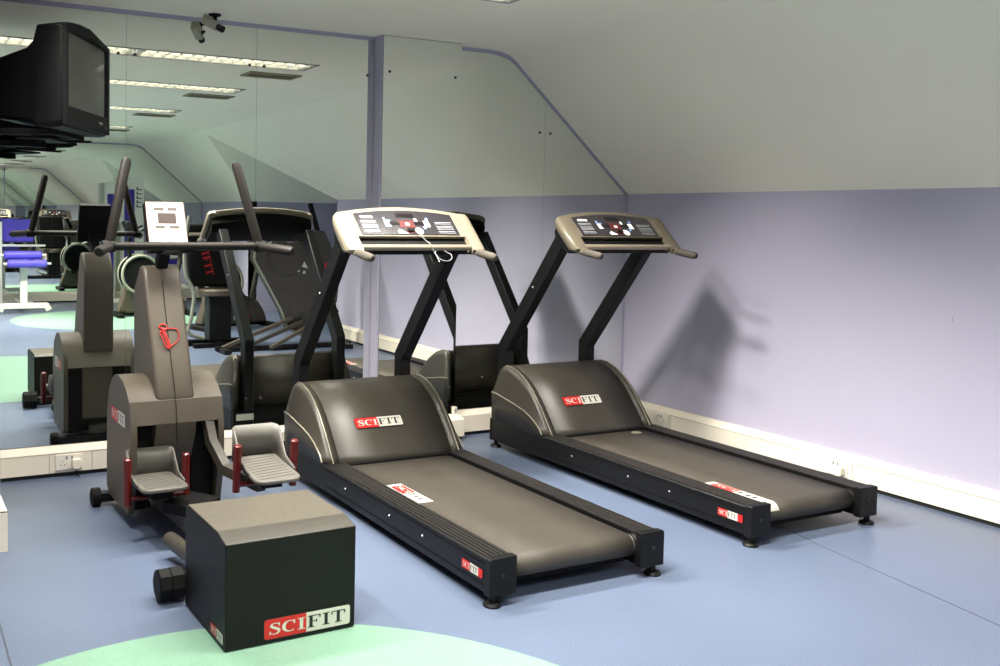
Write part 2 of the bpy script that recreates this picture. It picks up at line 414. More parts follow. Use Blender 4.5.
# thin lavender strips round the mirrors
m = MB()
m.box(XL, COLX0, -0.012, 0.0, TOPZ+0.002, CEIL)
P2 = [(COLX1, CEIL)] + PROF
for (xa, za), (xb, zb) in zip(P2, P2[1:]):
    dz = -0.022
    m.prism([(xa, za), (xb, zb), (xb, zb+dz), (xa, za+dz)], 'y', -0.012, 0.0)
m.box(W-0.020, W, -0.012, 0.0, 0.17, WZ)
struct('trim_1', m, M['wall'])
m = MB()
for (xa, za), (xb, zb) in zip([(XL, CEIL)]+PROF, PROF):
    m.prism([(xa, za), (xb, zb), (xb, zb-0.022), (xa, za-0.022)], 'y', YB, YB+0.012)
struct('trim_2', m, M['wall'])

# trunking round the foot of the walls: sloped top, upright front, dark gap under it
def trunk(name, path, n_out):
    """path = list of (x,y) corners, profile offset towards the room side"""
    pts = [Vector((p[0], p[1], 0)) for p in path]
    prof = [(0.0, 0.168), (0.022, 0.166), (0.050, 0.138), (0.052, 0.134), (0.052, 0.024), (0.0, 0.024)]
    rings = []
    for i, p in enumerate(pts):
        ns = []
        if i: d = (pts[i]-pts[i-1]).normalized(); ns.append(Vector((d.y, -d.x, 0))*n_out)
        if i < len(pts)-1: d = (pts[i+1]-pts[i]).normalized(); ns.append(Vector((d.y, -d.x, 0))*n_out)
        n = sum(ns, Vector()); n.normalize(); k = 1/max(0.3, n.dot(ns[0]))
        rings.append([(p.x+n.x*o*k, p.y+n.y*o*k, z) for o, z in prof])
    q = MB(); q.m(0).loft(rings)
    rings = [[(p[0]*1.0, p[1], z) for p, z in zip(r, (0.024, 0.024, 0.024, 0.024, 0.0, 0.0))] for r in rings]
    # recessed dark strip below
    r2 = []
    for i, p in enumerate(pts):
        ns = []
        if i: d = (pts[i]-pts[i-1]).normalized(); ns.append(Vector((d.y, -d.x, 0))*n_out)
        if i < len(pts)-1: d = (pts[i+1]-pts[i]).normalized(); ns.append(Vector((d.y, -d.x, 0))*n_out)
        n = sum(ns, Vector()); n.normalize(); k = 1/max(0.3, n.dot(ns[0]))
        r2.append([(p.x+n.x*o*k, p.y+n.y*o*k, z) for o, z in ((0.0, 0.024), (0.040, 0.024), (0.040, 0.0), (0.0, 0.0))])
    q.m(1).loft(r2)
    return q
def joints(q, pts, along, fixed, out):
    q.m(2)
    for t in pts:
        if along == 'x': q.box(t-0.0015, t+0.0015, fixed, fixed+out*0.0535, 0.026, 0.134)
        else: q.box(fixed, fixed+out*0.0535, t-0.0015, t+0.0015, 0.026, 0.134)
q = trunk('t', [(PIER_X+0.02, 0), (COLX0, 0), (COLX0, -COLD), (COLX1, -COLD), (COLX1, 0), (W-0.05, 0)], 1)
joints(q, [0.80, 1.03, 2.2, 3.9], 'x', 0.0, -1)
q.m(2).box(PIER_X+0.02, COLX0-0.05, -0.0535, -0.05, 0.130, 0.1325)
struct('trim_3', q, [M['trunk'], M['dark_gap'], M['trunk_line']])
q = trunk('t', [(W, 0.0), (W, D0)], 1)
joints(q, [-0.56, -1.96, -4.2], 'y', W, -1)
q.m(2).box(W-0.0535, W-0.05, -1.62, -0.56, 0.130, 0.1325); q.box(W-0.0535, W-0.05, D0, -1.96, 0.130, 0.1325)
struct('trim_4', q, [M['trunk'], M['dark_gap'], M['trunk_line']])
q = trunk('t', [(W, D1), (W, YB), (XL, YB)], 1)
struct('trim_5', q, [M['trunk'], M['dark_gap'], M['trunk_line']])
# small joint clip at the top of the trunking on the column corner
q = MB(); q.m(0).box(COLX1-0.012, COLX1+0.012, -COLD-0.02, -COLD+0.006, 0.166, 0.215); q.m(1).box(COLX1-0.007, COLX1+0.007, -COLD-0.0215, -COLD-0.0195, 0.180, 0.205)
struct('trim_6', q, [M['trunk'], M['btn_g']])

def socket(T, label, plug_label=None):
    g = thing('double_socket', label, 'power socket'); g.matrix_world = T
    q = MB(); q.prism(rrect(-0.073, -0.043, 0.073, 0.043, 0.006), 'z', 0, 0.009)
    q.build('faceplate', M['white'], g, bevel=0.002)
    for sx in (-0.036, 0.036):
        q = MB()
        for (hx, hy, w, h) in ((0, 0.012, 0.004, 0.008), (-0.011, -0.008, 0.007, 0.0035), (0.011, -0.008, 0.007, 0.0035)):
            q.box(sx+hx-w/2, sx+hx+w/2, hy-h/2-0.006, hy+h/2-0.006, 0.0085, 0.0095)
        q.build('pin_holes', M['dark_gap'], g)
        q = MB(); q.box(sx+math.copysign(0.022, -sx)-0.005, sx+math.copysign(0.022, -sx)+0.005, 0.016, 0.034, 0.009, 0.013)
        q.build('switch', M['btn_g'], g, bevel=0.001)
    if plug_label:
        p = thing('plug', plug_label, 'plug'); p.matrix_world = T @ Matrix.Translation((0.036, -0.008, 0.0096))
        q = MB(); q.prism([(-0.025, 0.02), (-0.018, 0.027), (0.018, 0.027), (0.025, 0.02), (0.025, -0.02), (0.012, -0.03), (-0.012, -0.03), (-0.025, -0.02)], 'z', 0, 0.036)
        q.build('plug_body', M['trunk'], p, bevel=0.005)
        q = MB(); q.tube([(0, -0.028, 0.015), (0.0, -0.06, 0.02), (0.02, -0.08, 0.035), (0.12, -0.085, 0.05)], 0.0035, 8)
        q.build('cable', M['blackmatt'] if T.translation.x < 2 else M['white'], p)
    return g
XB = (1, 0, 0); UP = (0, 0, 1)
socket(frame_T((0.905, -0.0525, 0.082), XB, UP), 'double power socket in the white trunking at the left, left of the stepper', 'white plug pushed into the socket at the left')
socket(frame_T((W-0.0525, -0.47, 0.084), (0, -1, 0), UP), 'double power socket on the right wall trunking, beside the far treadmill hood')
socket(frame_T((W-0.0525, -1.86, 0.084), (0, -1, 0), UP), 'double power socket on the right wall trunking, beyond the treadmill foot', 'white plug in the right wall socket near the treadmill foot')

# ------------------------------------------------------------------ ceiling fittings
GL = 'louvred fluorescent ceiling lights'
def ceiling_light(x0, x1, y, label):
    g = thing('ceiling_light', label, 'ceiling light', ((x0+x1)/2, y, CEIL), group=GL)
    L = (x1-x0)/2; w = ROW_W/2; d = 0.075
    q = MB(); q.box(-L, L, -w, -w+0.004, 0, d); q.box(-L, L, w-0.004, w, 0, d); q.box(-L, -L+0.004, -w, w, 0, d); q.box(L-0.004, L, -w, w, 0, d); q.box(-L, L, -w, w, d, d+0.004)
    q.build('housing', M['frame'], g, smooth=0)
    q = MB()
    q.box(-L-0.006, L+0.006, -w-0.012, -w+0.006, -0.006, 0.0); q.box(-L-0.006, L+0.006, w-0.006, w+0.012, -0.006, 0.0)
    q.box(-L-0.006, -L+0.006, -w, w, -0.0055, -0.0005); q.box(L-0.006, L+0.006, -w, w, -0.0055, -0.0005)
    q.build('rim', M['btn_g'], g, smooth=0)
    for s in (-0.07, 0.07):
        q = MB(); q.cyl((-L+0.03, s, 0.052), (L-0.03, s, 0.052), 0.013, 12); q.build('tube', M['glow'], g)
    q = MB(); n = int((x1-x0)/0.085)
    q.box(-L+0.006, L-0.006, -0.004, 0.004, 0.002, 0.036)
    for i in range(n):
        x = -L + (i+0.5)*(x1-x0)/n
        for s in (-1, 1):
            ya, yb = s*0.008, s*(w-0.008)
            q.prism([(x-0.012, 0.036), (x+0.012, 0.036), (x+0.003, 0.002), (x-0.003, 0.002)], 'y', min(ya, yb), max(ya, yb))
    q.build('louvre', M['louvre'], g, smooth=0)
    return g
names = ['nearest the mirrored wall', 'in the second row from the mirrored wall', 'in the third row from the mirrored wall', 'in the row farthest from the mirrored wall']
for k, y in enumerate(ROWS):
    w = (LX1-LX0)/2
    for i in range(2):
        ceiling_light(LX0+i*w+0.008, LX0+(i+1)*w-0.008, y, 'long louvred ceiling light %s, %s' % (names[k], ['its left half', 'its right half'][i]))
for k, (x, y) in enumerate([(2.82, ROWS[0]-0.53), (2.80, ROWS[1]-0.50), (2.80, ROWS[2]-0.5), (2.80, ROWS[3]-0.5)]):
    g = thing('ceiling_vent', 'beige slatted ceiling vent beside the light row %s' % names[k], 'vent', (x, y, CEIL), group='ceiling vents beside the lights')
    q = MB()
    for s in (-1, 1):
        q.box(-0.21, 0.21, s*0.11-0.012, s*0.11+0.012, -0.012, -0.0005); q.box(s*0.21-0.012, s*0.21+0.012, -0.122, 0.122, -0.0115, -0.001)
    q.build('frame', M['vent'], g, smooth=0)
    q = MB()
    for i in range(9):
        yy = -0.09+i*0.0225; q.prism([(yy-0.008, -0.001), (yy-0.004, -0.001), (yy+0.008, -0.010), (yy+0.004, -0.010)], 'x', -0.20, 0.20)
    q.build('slats', M['vent'], g, smooth=0)

# security camera hanging from the ceiling close to the mirror
g = thing('security_camera', 'small beige security camera on a black ceiling bracket above the mirrors', 'security camera', (1.69, -0.15, CEIL))
q = MB(); q.lathe((0, 0, 0), (0, 0, -0.012), [(0, 0.035), (0.7, 0.035), (1, 0.028)], 20); q.build('mount_plate', M['blackmatt'], g)
q = MB(); q.cyl((0, 0, -0.01), (0, 0, -0.045), 0.012, 12); q.lathe((0, 0, -0.04), (0, 0, -0.072), [(0, 0.008), (0.2, 0.018), (0.8, 0.018), (1, 0.008)], 14); q.cyl((-0.03, 0, -0.05), (0.03, 0, -0.05), 0.007, 10)
q.build('swivel', M['blackmatt'], g)
T = frame_T((-0.048, 0.045, -0.026), Vector((0.10, -0.135, -0.088)), (0, 0, 1))
q = MB(); q.T = T; q.prism(rrect(-0.026, -0.023, 0.026, 0.023, 0.006), 'x', 0, 0.105); q.build('camera_body', M['cctv'], g, bevel=0.002)
q = MB(); q.T = T; q.lathe((0.105, 0, 0), (0.145, 0, 0), [(0, 0.017), (0.5, 0.017), (0.55, 0.020), (1, 0.020)], 18); q.build('lens', M['lens'], g)

# ------------------------------------------------------------------ television on a wall bracket
nrm = Vector((math.sin(math.radians(119)), math.cos(math.radians(119)), 0)); tan = Vector((-nrm.y, nrm.x, 0))
g = thing('television', 'bulky black tube television high at the left, turned away towards the right', 'television')
g.matrix_world = Matrix(((tan.x, nrm.x, 0, 0.868), (tan.y, nrm.y, 0, -0.74), (0, 0, 1, 1.845), (0, 0, 0, 1)))
# local: x = across the screen, y = out of the screen, z = up
def sec(y, w, z0, z1, crown):
    pts = [(-w, y, z0+0.02), (-w+0.02, y, z0), (w-0.02, y, z0), (w, y, z0+0.02)]
    for i in range(9):
        a = i/8; x = w - 2*w*a; pts.append((x, y, z1 + crown*(1-(2*a-1)**2)))
    return pts
q = MB(); q.loft([sec(-0.41, 0.12, 0.08, 0.28, 0.01), sec(-0.385, 0.15, 0.05, 0.32, 0.02), sec(-0.19, 0.25, 0.03, 0.36, 0.02), sec(-0.155, 0.265, 0.02, 0.39, 0.02), sec(-0.125, 0.295, 0.0, 0.455, 0.04), sec(-0.03, 0.325, 0.0, 0.455, 0.05), sec(0.0, 0.322, 0.006, 0.45, 0.05)])
q.build('casing', M['tv'], g, bevel=0.006)
q = MB()
bz = [(-0.322, 0.0, 0.006), (0.322, 0.0, 0.45)]
def ringp(x0, x1, z0, z1, y, crown=0.0):
    return [(x0, y, z0), (x1, y, z0), (x1, y, z1), ((x0+x1)/2, y, z1+crown), (x0, y, z1)]
q.loft([ringp(-0.315, 0.315, 0.012, 0.45, 0.0, 0.045), ringp(-0.312, 0.312, 0.014, 0.448, 0.016, 0.045), ringp(-0.285, 0.285, 0.095, 0.43, 0.016, 0.02), ringp(-0.28, 0.28, 0.10, 0.425, 0.006, 0.02)], caps=False)
q.build('bezel', M['tv'], g, smooth=0)
q = MB(); rows = []
for j in range(9):
    v = j/8; rows.append([(-0.282+0.564*i/10, 0.006+0.012*(1-(2*i/10-1)**2)*(1-(2*v-1)**2), 0.098+0.332*v) for i in range(11)])
q.strip(rows); q.build('screen', M['tvglass'], g)
q = MB(); q.box(0.15, 0.20, 0.0155, 0.0165, 0.055, 0.066); q.build('badge', M['silver'], g)
for x in (0.24, 0.262):
    q = MB(); q.cyl((x, 0.012, 0.045), (x, 0.0185, 0.045), 0.007, 10); q.build('button', M['rib'], g)
g = thing('television_bracket', 'black wall bracket tray carrying the television', 'bracket')
g.matrix_world = Matrix(((tan.x, nrm.x, 0, 0.868), (tan.y, nrm.y, 0, -0.74), (0, 0, 1, 1.845), (0, 0, 0, 1)))
q = MB(); q.box(-0.22, 0.27, -0.36, -0.10, -0.020, -0.001); q.box(-0.22, -0.19, -0.36, -0.06, -0.030, -0.0205); q.box(0.24, 0.27, -0.36, -0.06, -0.030, -0.0205)
q.build('tray', M['blackmatt'], g, bevel=0.003)
q = MB(); q.box(-0.12, 0.18, -0.30, -0.14, -0.040, -0.0305); q.build('swivel_plate', M['blackmatt'], g, bevel=0.003)
q = MB(); q.tube([(0.02, -0.24, -0.056), (-0.012, -0.445, -0.056)], 0, sq=(0.06, 0.028)); q.cyl((0.02, -0.24, -0.072), (0.02, -0.24, -0.041), 0.035, 18); q.build('arm', M['blackmatt'], g, bevel=0.003)
q = MB(); q.T = g.matrix_world.inverted(); q.box(PIER_X+0.0005, PIER_X+0.02, -0.64, -0.42, 1.68, 1.84); q.build('wall_plate', M['blackmatt'], g, bevel=0.002)

# ------------------------------------------------------------------ treadmill
def treadmill(label, x, y_rear, shell_m):
    """local x across, local y negative towards the user; origin at the motor end on the floor"""
    g = thing('treadmill', label, 'treadmill', (x, y_rear, 0), group=None)
    D = lambda d: -d
    hw = 0.428
    # side rails
    for s in (-1, 1):
        xo, xi = s*hw, s*0.312
        r = thing_part = MB()
        r.prism([(xo, 0.052), (xo, 0.178), (xo-s*0.006, 0.184), (xi, 0.186), (xi, 0.10), (xi-s*0.0, 0.052)], 'y', D(0.062), D(2.092))
        rail = r.build('side_rail', M['rail'], g, bevel=0.0015)
        r = MB()
        for k in range(5):
            cx = xo - s*(0.016+k*0.021); r.box(min(cx, cx-s*0.006), max(cx, cx-s*0.006), D(2.092), D(0.62), 0.1848, 0.1882)
        r.build('ribs', M['rib'], rail, smooth=0)
        r = MB()
        for z in (0.078, 0.083, 0.160, 0.165): r.box(min(xo, xo+s*0.0015), max(xo, xo+s*0.0015), D(2.092), D(0.62), z, z+0.002)
        r.build('groove_lines', M['blackmatt'], rail, smooth=0)
        c = MB(); ce = [(xo+s*0.003, 0.046), (xo+s*0.003, 0.184), (xo-s*0.003, 0.190), (xi-s*0.004, 0.191), (xi-s*0.004, 0.046)]
        c.prism(ce, 'y', D(2.092), D(2.130)); cap = c.build('end_cap', M['black'], g, bevel=0.002)
        c = MB(); c.lathe((s*0.372, D(2.1302), 0.122), (s*0.372, D(2.1335), 0.122), [(0, 0.012), (1, 0.011)], 16); c.build('bolt_hole', M['lens'], cap)
        for d in (0.06, 2.10):
            f = MB(); f.lathe((s*0.398, D(d), 0.0), (s*0.398, D(d), 0.052), [(0, 0.034), (0.12, 0.036), (0.30, 0.030), (0.42, 0.014), (1, 0.013)], 20)
            f.build('foot', M['black'], g)
        for d in (0.86, 1.32, 1.62):
            f = MB(); f.lathe((xo, D(d), 0.125), (xo+s*0.004, D(d), 0.125), [(0, 0.006), (1, 0.004)], 10); f.build('screw', M['steel'], rail)
    # deck, belt and rollers
    q = MB(); q.box(-0.311, 0.311, D(1.98), D(0.35), 0.085, 0.150); q.box(-0.311, 0.311, D(2.03), D(1.99), 0.045, 0.075); q.box(-0.311, 0.311, D(0.5), D(0.46), 0.045, 0.084); q.build('deck', M['blackmatt'], g)
    bp = [(0.40, 0.1700)]; R = 0.046; cy, cz = 2.050, 0.124
    for i in range(13):
        a = math.radians(90 - 180*i/12); bp.append((cy+R*math.cos(a), cz+R*math.sin(a)))
    bp.append((0.40, 0.0785)); bi = [(d, z) for d, z in bp]
    q = MB(); xs_ = [-0.298, -0.1, 0.1, 0.298]
    outer = [[(xx, D(d), z) for xx in xs_] for d, z in bi]; q.strip(outer)
    inner = [[(xx, D(d-0.0*i), z-0.0) for xx in xs_] for i, (d, z) in enumerate(bi)]
    belt = q.build('running_belt', M['belt'], g, smooth=60)
    so = belt.modifiers.new('thick', 'SOLIDIFY'); so.thickness = 0.0025; so.offset = 0
    q = MB(); q.cyl((-0.309, D(cy), cz), (0.309, D(cy), cz), 0.043, 24); q.build('roller', M['steel'], g)
    # motor hood : side fairings + central cover
    HC = [(0.10, 0.515), (0.135, 0.534), (0.20, 0.530), (0.28, 0.505), (0.36, 0.460), (0.42, 0.412), (0.48, 0.350), (0.54, 0.280), (0.585, 0.222), (0.615, 0.185)]
    SL = [(0.045, 0.352), (0.10, 0.350), (0.16, 0.340), (0.24, 0.326), (0.32, 0.312), (0.40, 0.293), (0.47, 0.266), (0.52, 0.238), (0.555, 0.212), (0.575, 0.186)]
    def mix(A, B_, t): return [(a[0]*(1-t)+b_[0]*t, a[1]*(1-t)+b_[1]*t) for a, b_ in zip(A, B_)]
    q = MB(); n = len(HC)
    for s in (-1, 1):
        rows = [[(s*0.427, D(d), 0.180) for d, z in SL], [(s*0.429, D(d), z) for d, z in SL], [(s*0.421, D(d), z+0.004) for d, z in mix(SL, HC, 0.06)],
                [(s*0.405, D(d), z) for d, z in mix(SL, HC, 0.80)], [(s*0.396, D(d), z) for d, z in mix(SL, HC, 0.96)], [(s*0.380, D(d), z) for d, z in HC], [(s*0.346, D(d), z) for d, z in HC]]
        q.strip(rows)
        # close the rear of the fairing
        rear = [r_[0] for r_ in rows]; q.poly(rear + [(s*0.346, D(0.10), 0.180)])
    HC2 = [(d, z) if d < 0.2 else (d+0.000, z-0.012) for d, z in HC]
    for s in (-1, 1): q.strip([[(s*0.346, D(d), z) for d, z in HC], [(s*0.338, D(d), z) for d, z in HC2]])
    q.strip([[(xx, D(d), z) for d, z in HC2] for xx in (-0.338, -0.1, 0.1, 0.338)])
    q.poly([(-0.346, D(0.10), 0.515), (0.346, D(0.10), 0.515), (0.346, D(0.088), 0.18), (-0.346, D(0.088), 0.18)])
    q.poly([(xx, D(0.615), z) for xx, z in ((-0.345, 0.178), (0.345, 0.178), (0.345, 0.174), (-0.345, 0.174))])
    hood = q.build('motor_hood', M['hood'], g, smooth=50)
    so = hood.modifiers.new('thick', 'SOLIDIFY'); so.thickness = 0.003; so.offset = -1
    for s in (-1, 1):
        e = MB(); e.tube([(s*0.380, D(d), z+0.001) for d, z in HC], 0.0032, 8); e.build('edge_strip', M['silver'], hood)
        e = MB(); e.tube([(s*0.429, D(d), z+0.002) for d, z in SL], 0.0045, 8); e.build('edge_strip', M['silver'], hood)
    q = MB(); q.box(-0.345, 0.345, D(0.085), D(0.05), 0.05, 0.20); q.box(-0.424, 0.424, D(0.50), D(0.0615), 0.045, 0.10); q.box(-0.426, 0.426, D(0.0610), D(0.028), 0.045, 0.182)
    base = q.build('base_pan', M['blackmatt'], g)
    q = MB(); q.box(-0.405, -0.285, -0.0278, -0.0264, 0.120, 0.162); q.build('rating_label', M['logo_white'], base)
    for xx in (-0.34, 0.02):
        q = MB(); q.lathe((xx, D(0.096), 0.30), (xx, D(0.088), 0.30), [(0, 0.009), (1, 0.006)], 10); q.build('screw', M['steel'], hood)
    # belt lip under the cover
    q = MB(); q.box(-0.310, 0.310, D(0.635), D(0.60), 0.1725, 0.180); q.build('hood_lip', M['blackmatt'], g, bevel=0.002)
    # badge lying on the sloping cover
    a, c = Vector((0, D(0.490), 0.326)), Vector((0, D(0.425), 0.396))
    up = (c-a).normalized(); T = frame_T((-0.190, a.y, a.z), (1, 0, 0), up)
    T = Matrix.Translation(Vector((0, -0.003, 0.003))) @ T
    logo(hood, T, 0.285, 0.060)
    # uprights
    for s in (-1, 1):
        px = s*0.328
        q = MB(); q.tube([(px, D(0.047), 0.183), (px, D(0.045), 0.635), (px, D(0.60), 1.335)], 0, sq=(0.064, 0.090), up=(0, -1, 0.001))
        q.build('upright', M['black'], g, bevel=0.004)
        q = MB(); q.lathe((px+s*0.032, D(0.36), 1.05), (px+s*0.036, D(0.36), 1.05), [(0, 0.008), (1, 0.006)], 10); q.build('bolt', M['steel'], g)
    # console
    A = Vector((0, D(0.640), 1.478)); Bv = Vector((0, D(0.850), 1.285)); dn = (Bv-A); L = dn.length; dn.normalize()
    nn = Vector((0, -1, 0)); nn = (nn - dn*nn.dot(dn)).normalized()      # out of the face, towards the user
    def F(x_, s_, h_): p = A + dn*(s_*L) + nn*h_; return (x_*1.01-0.018, p.y, p.z)
    con = MB(); nx = 14
    def shell(x0, x1, s0, s1, th, crown, nseg):
        rings = []
        for i in range(nseg+1):
            xx = x0+(x1-x0)*i/nseg; cz_ = crown*(1-(xx/0.40)**2) / L
            rings.append([F(xx, s0-cz_, 0.0), F(xx, s0-cz_-0.02, -0.010), F(xx, s0-cz_+0.02, -th*0.8), F(xx, s0+0.16, -th), F(xx, s1-0.1, -th), F(xx, s1, -th*0.5), F(xx, s1, 0.0)])
        con.loft(rings)
    shell(-0.345, 0.345, 0.0, 0.57, 0.034, 0.056, 14)
    for s in (-1, 1):
        rings = []
        for (xx, s0, s1, h0, th) in ((0.315, 0.03, 0.94, 0.010, 0.04), (0.34, -0.01, 0.94, 0.012, 0.04), (0.378, 0.0, 0.93, 0.010, 0.045), (0.395, 0.05, 0.90, 0.002, 0.045), (0.402, 0.12, 0.86, -0.012, 0.04)):
            rings.append([F(s*xx, s0, h0), F(s*xx, s0-0.02, -0.014), F(s*xx, s0+0.05, -th*0.8), F(s*xx, s0+0.2, -th), F(s*xx, s1-0.1, -th), F(s*xx, s1, -th*0.5), F(s*xx, s1, h0-0.004)])
        con.loft(rings)
    cs = con.build('console', shell_m, g, smooth=42)
    q = MB(); rings = []
    for i in range(13):
        xx = -0.375+0.75*i/12; cz_ = 0.056*(1-(xx/0.40)**2)/L
        rings.append([F(xx, 0.10-cz_, -0.028), F(xx, 0.77, -0.030), F(xx, 0.74, -0.085), F(xx, 0.30, -0.115), F(xx, 0.14-cz_, -0.085)])
    q.loft(rings); q.build('console_back', M['blackmatt'], cs)
    q = MB()
    q.loft([[F(xx, 0.56, -0.022), F(xx, 0.77, -0.022), F(xx, 0.77, -0.075), F(xx, 0.56, -0.075)] for xx in (-0.33, 0.33)]); q.build('accessory_tray', M['blackmatt'], cs)
    q = MB(); q.tube([F(-0.318, 0.84, -0.006), F(0.318, 0.84, -0.006)], 0.0155, 14); q.build('cross_tube', M['tube'], cs)
    # display panel with its print
    def quad(mb, x0, x1, s0, s1, h): mb.loft([[F(x0, s0, h-0.001), F(x1, s0, h-0.001), F(x1, s1, h-0.001), F(x0, s1, h-0.001)], [F(x0, s0, h), F(x1, s0, h), F(x1, s1, h), F(x0, s1, h)]])
    q = MB(); q.m(0)
    top, bot = 0.005, 0.54
    rows = []
    for h in (0.0005, 0.004):
        rows.append([F(-0.285, bot, h), F(0.285, bot, h)] + [F(0.285-0.57*i/12, top-0.10*(1-((0.285-0.57*i/12)/0.285)**2), h) for i in range(13)])
    q.loft(rows)
    dp = q.build('display_panel', M['panel'], cs, smooth=0)
    q = MB(); h = 0.0052
    q.m(0)
    for x0, x1, s0, s1 in ((-0.255, -0.185, 0.06, 0.12), (-0.13, -0.10, 0.18, 0.34), (0.10, 0.13, 0.18, 0.34), (-0.075, -0.055, 0.44, 0.50), (-0.012, 0.012, 0.24, 0.30), (0.05, 0.065, 0.12, 0.2)): quad(q, x0, x1, s0, s1, h)
    q.poly([F(-0.075, 0.52, h+0.001), F(-0.02, 0.52, h+0.001), F(-0.062, 0.40, h+0.001)])
    q.loft([[F(0.05+0.024*math.cos(a*PI/8), 0.45+0.085*math.sin(a*PI/8), hh) for a in range(16)] for hh in (h-0.0005, h)])
    q.m(1)
    for s0 in (0.18, 0.22, 0.28, 0.32, 0.36, 0.42, 0.46): quad(q, -0.265+0.0*s0, -0.175, s0, s0+0.018, h); quad(q, 0.165, 0.265, s0+0.03, s0+0.044, h)
    q.m(2); quad(q, -0.118, -0.092, 0.16, 0.20, h); quad(q, 0.085, 0.10, 0.32, 0.40, h); quad(q, -0.13, -0.118, 0.1, 0.16, h); quad(q, 0.118, 0.135, 0.1, 0.16, h)
    q.m(3); quad(q, -0.05, 0.04, 0.17, 0.36, h-0.0005); quad(q, -0.02, 0.03, 0.40, 0.50, h)
    q.build('panel_print', [M['btn_w'], M['btn_g'], M['btn_b'], M['redlcd'], ], dp, smooth=0)
    for x0, x1, s0, s1 in ((-0.045, 0.055, -0.01, 0.09), (-0.105, -0.045, 0.21, 0.29), (0.045, 0.095, 0.21, 0.29)):
        q = MB(); quad(q, x0, x1, s0, s1, h+0.0005); q.build('display_window', M['screen'], dp, smooth=0)
    q = MB(); quad(q, -0.022, 0.022, 0.40, 0.47, h+0.009); q.build('safety_key', M['blackmatt'], dp, smooth=0)
    # grips
    for s in (-1, 1):
        p0 = Vector((s*0.352-0.018, D(0.795), 1.292))
        q = MB(); q.tube([p0, p0+Vector((0, -0.055, -0.007))], [0.019, 0.019], 14); q.build('grip_collar', M['tube'], g)
        q = MB(); q.tube([p0+Vector((0, -0.05, -0.006)), p0+Vector((0, -0.09, -0.012)), p0+Vector((0, -0.17, -0.022)), p0+Vector((0, -0.195, -0.024)), p0+Vector((0, -0.205, -0.025))], [0.020, 0.0215, 0.0215, 0.019, 0.010], 16); q.build('hand_grip', M['grip'], g)
    # stickers on rail side and belt edge
    T = frame_T((-hw-0.0020, D(1.70 if True else 0), 0.098), (0, -1, 0), (0, 0, 1))
    logo(g, Matrix.Translation((0, -0.235, 0.004)) @ T, 0.145, 0.034, extra=True)
    return g, F, cs
t1, F1, cs1 = treadmill('charcoal treadmill in the middle, nearest the stepper, with a bright cream console', 2.446, -0.42, M['console'])
t2, F2, cs2 = treadmill('charcoal treadmill in the right corner beside the lavender wall, with a darker console', 3.908, -0.335, M['console2'])
# belt stickers differ between the two machines
def belt_sticker(g, d0, d1, wrap):
    q = MB(); x0, x1 = -0.292, -0.212; z = 0.1717; t = 0.0008
    path = [(d0, z)]
    n = 8
    if wrap:
        path.append((2.050, z))
        for i in range(1, n+1):
            a = math.radians(90-72*i/n); path.append((2.050+0.0478*math.cos(a), 0.124+0.0478*math.sin(a)))
    else: path.append((d1, z))
    q.m(1).strip([[(x0, -d, zz), (x1, -d, zz)] for d, zz in path])
    q.strip([[(x0, -d, zz+t*0.5), (x1, -d, zz+t*0.5)] for d, zz in path])
    L = (d1-d0)
    q.m(0).poly([(x0+0.006, -(d0+L*0.10), z+2*t), (x1-0.006, -(d0+L*0.10), z+2*t), (x1-0.006, -(d0+L*0.50), z+2*t), (x0+0.006, -(d0+L*0.50), z+2*t)])
    q.m(2); q.T = frame_T((x0+0.012, -(d0+L*0.13), z+3*t), (0, -1, 0), (1, 0, 0)); letters(q, 'SCI', 0, 0.016, 0.030, L*0.36, 0)
    q.m(3); q.T = frame_T((x0+0.012, -(d0+L*0.54), z+3*t), (0, -1, 0), (1, 0, 0)); letters(q, 'FIT', 0, 0.016, 0.030, L*0.34, 0)
    o = q.build('belt_sticker', [M['logo_red'], M['logo_white'], M['logo_white'], M['logo_black']], g, smooth=0)
    return o
belt_sticker(t1, 1.03, 1.345, False); belt_sticker(t2, 1.70, 2.05, True)
q = MB(); q.prism([(0.20+0.035*math.cos(2*PI*i/20), -0.69+0.030*math.sin(2*PI*i/20)) for i in range(20)], 'z', 0.1717, 0.1727); o = q.build('belt_sticker', M['silver'], t2); o['label'] = 'small round pinkish sticker on the belt by the hood'
# white safety cord looped over the console of the middle treadmill
def cordpath(pts, n=8):
    P = [Vector(p) for p in pts]; out = []
    for i in range(len(P)-1):
        a, b_, c, d = P[max(0, i-1)], P[i], P[i+1], P[min(len(P)-1, i+2)]
        for k in range(n):
            t = k/n; out.append(0.5*((2*b_)+(c-a)*t+(2*a-5*b_+4*c-d)*t*t+(3*b_-a-3*c+d)*t**3))
    out.append(P[-1]); return out
loop = [F1(0.125+0.045*math.cos(a_), 1.04-0.16*math.sin(a_), -0.01 if 0.3 < a_ else 0.0) for a_ in [math.radians(150-30*i) for i in range(12)]]
q = MB(); q.tube(cordpath([F1(0.02, 0.46, 0.014), F1(0.035, 0.56, 0.012), F1(0.055, 0.72, 0.012), F1(0.070, 0.84, 0.014)] + loop + [F1(0.08, 1.0, 0.0), F1(0.085, 1.20, -0.006)]), 0.0018, 6)
q.build('safety_cord', M['btn_g'], cs1)

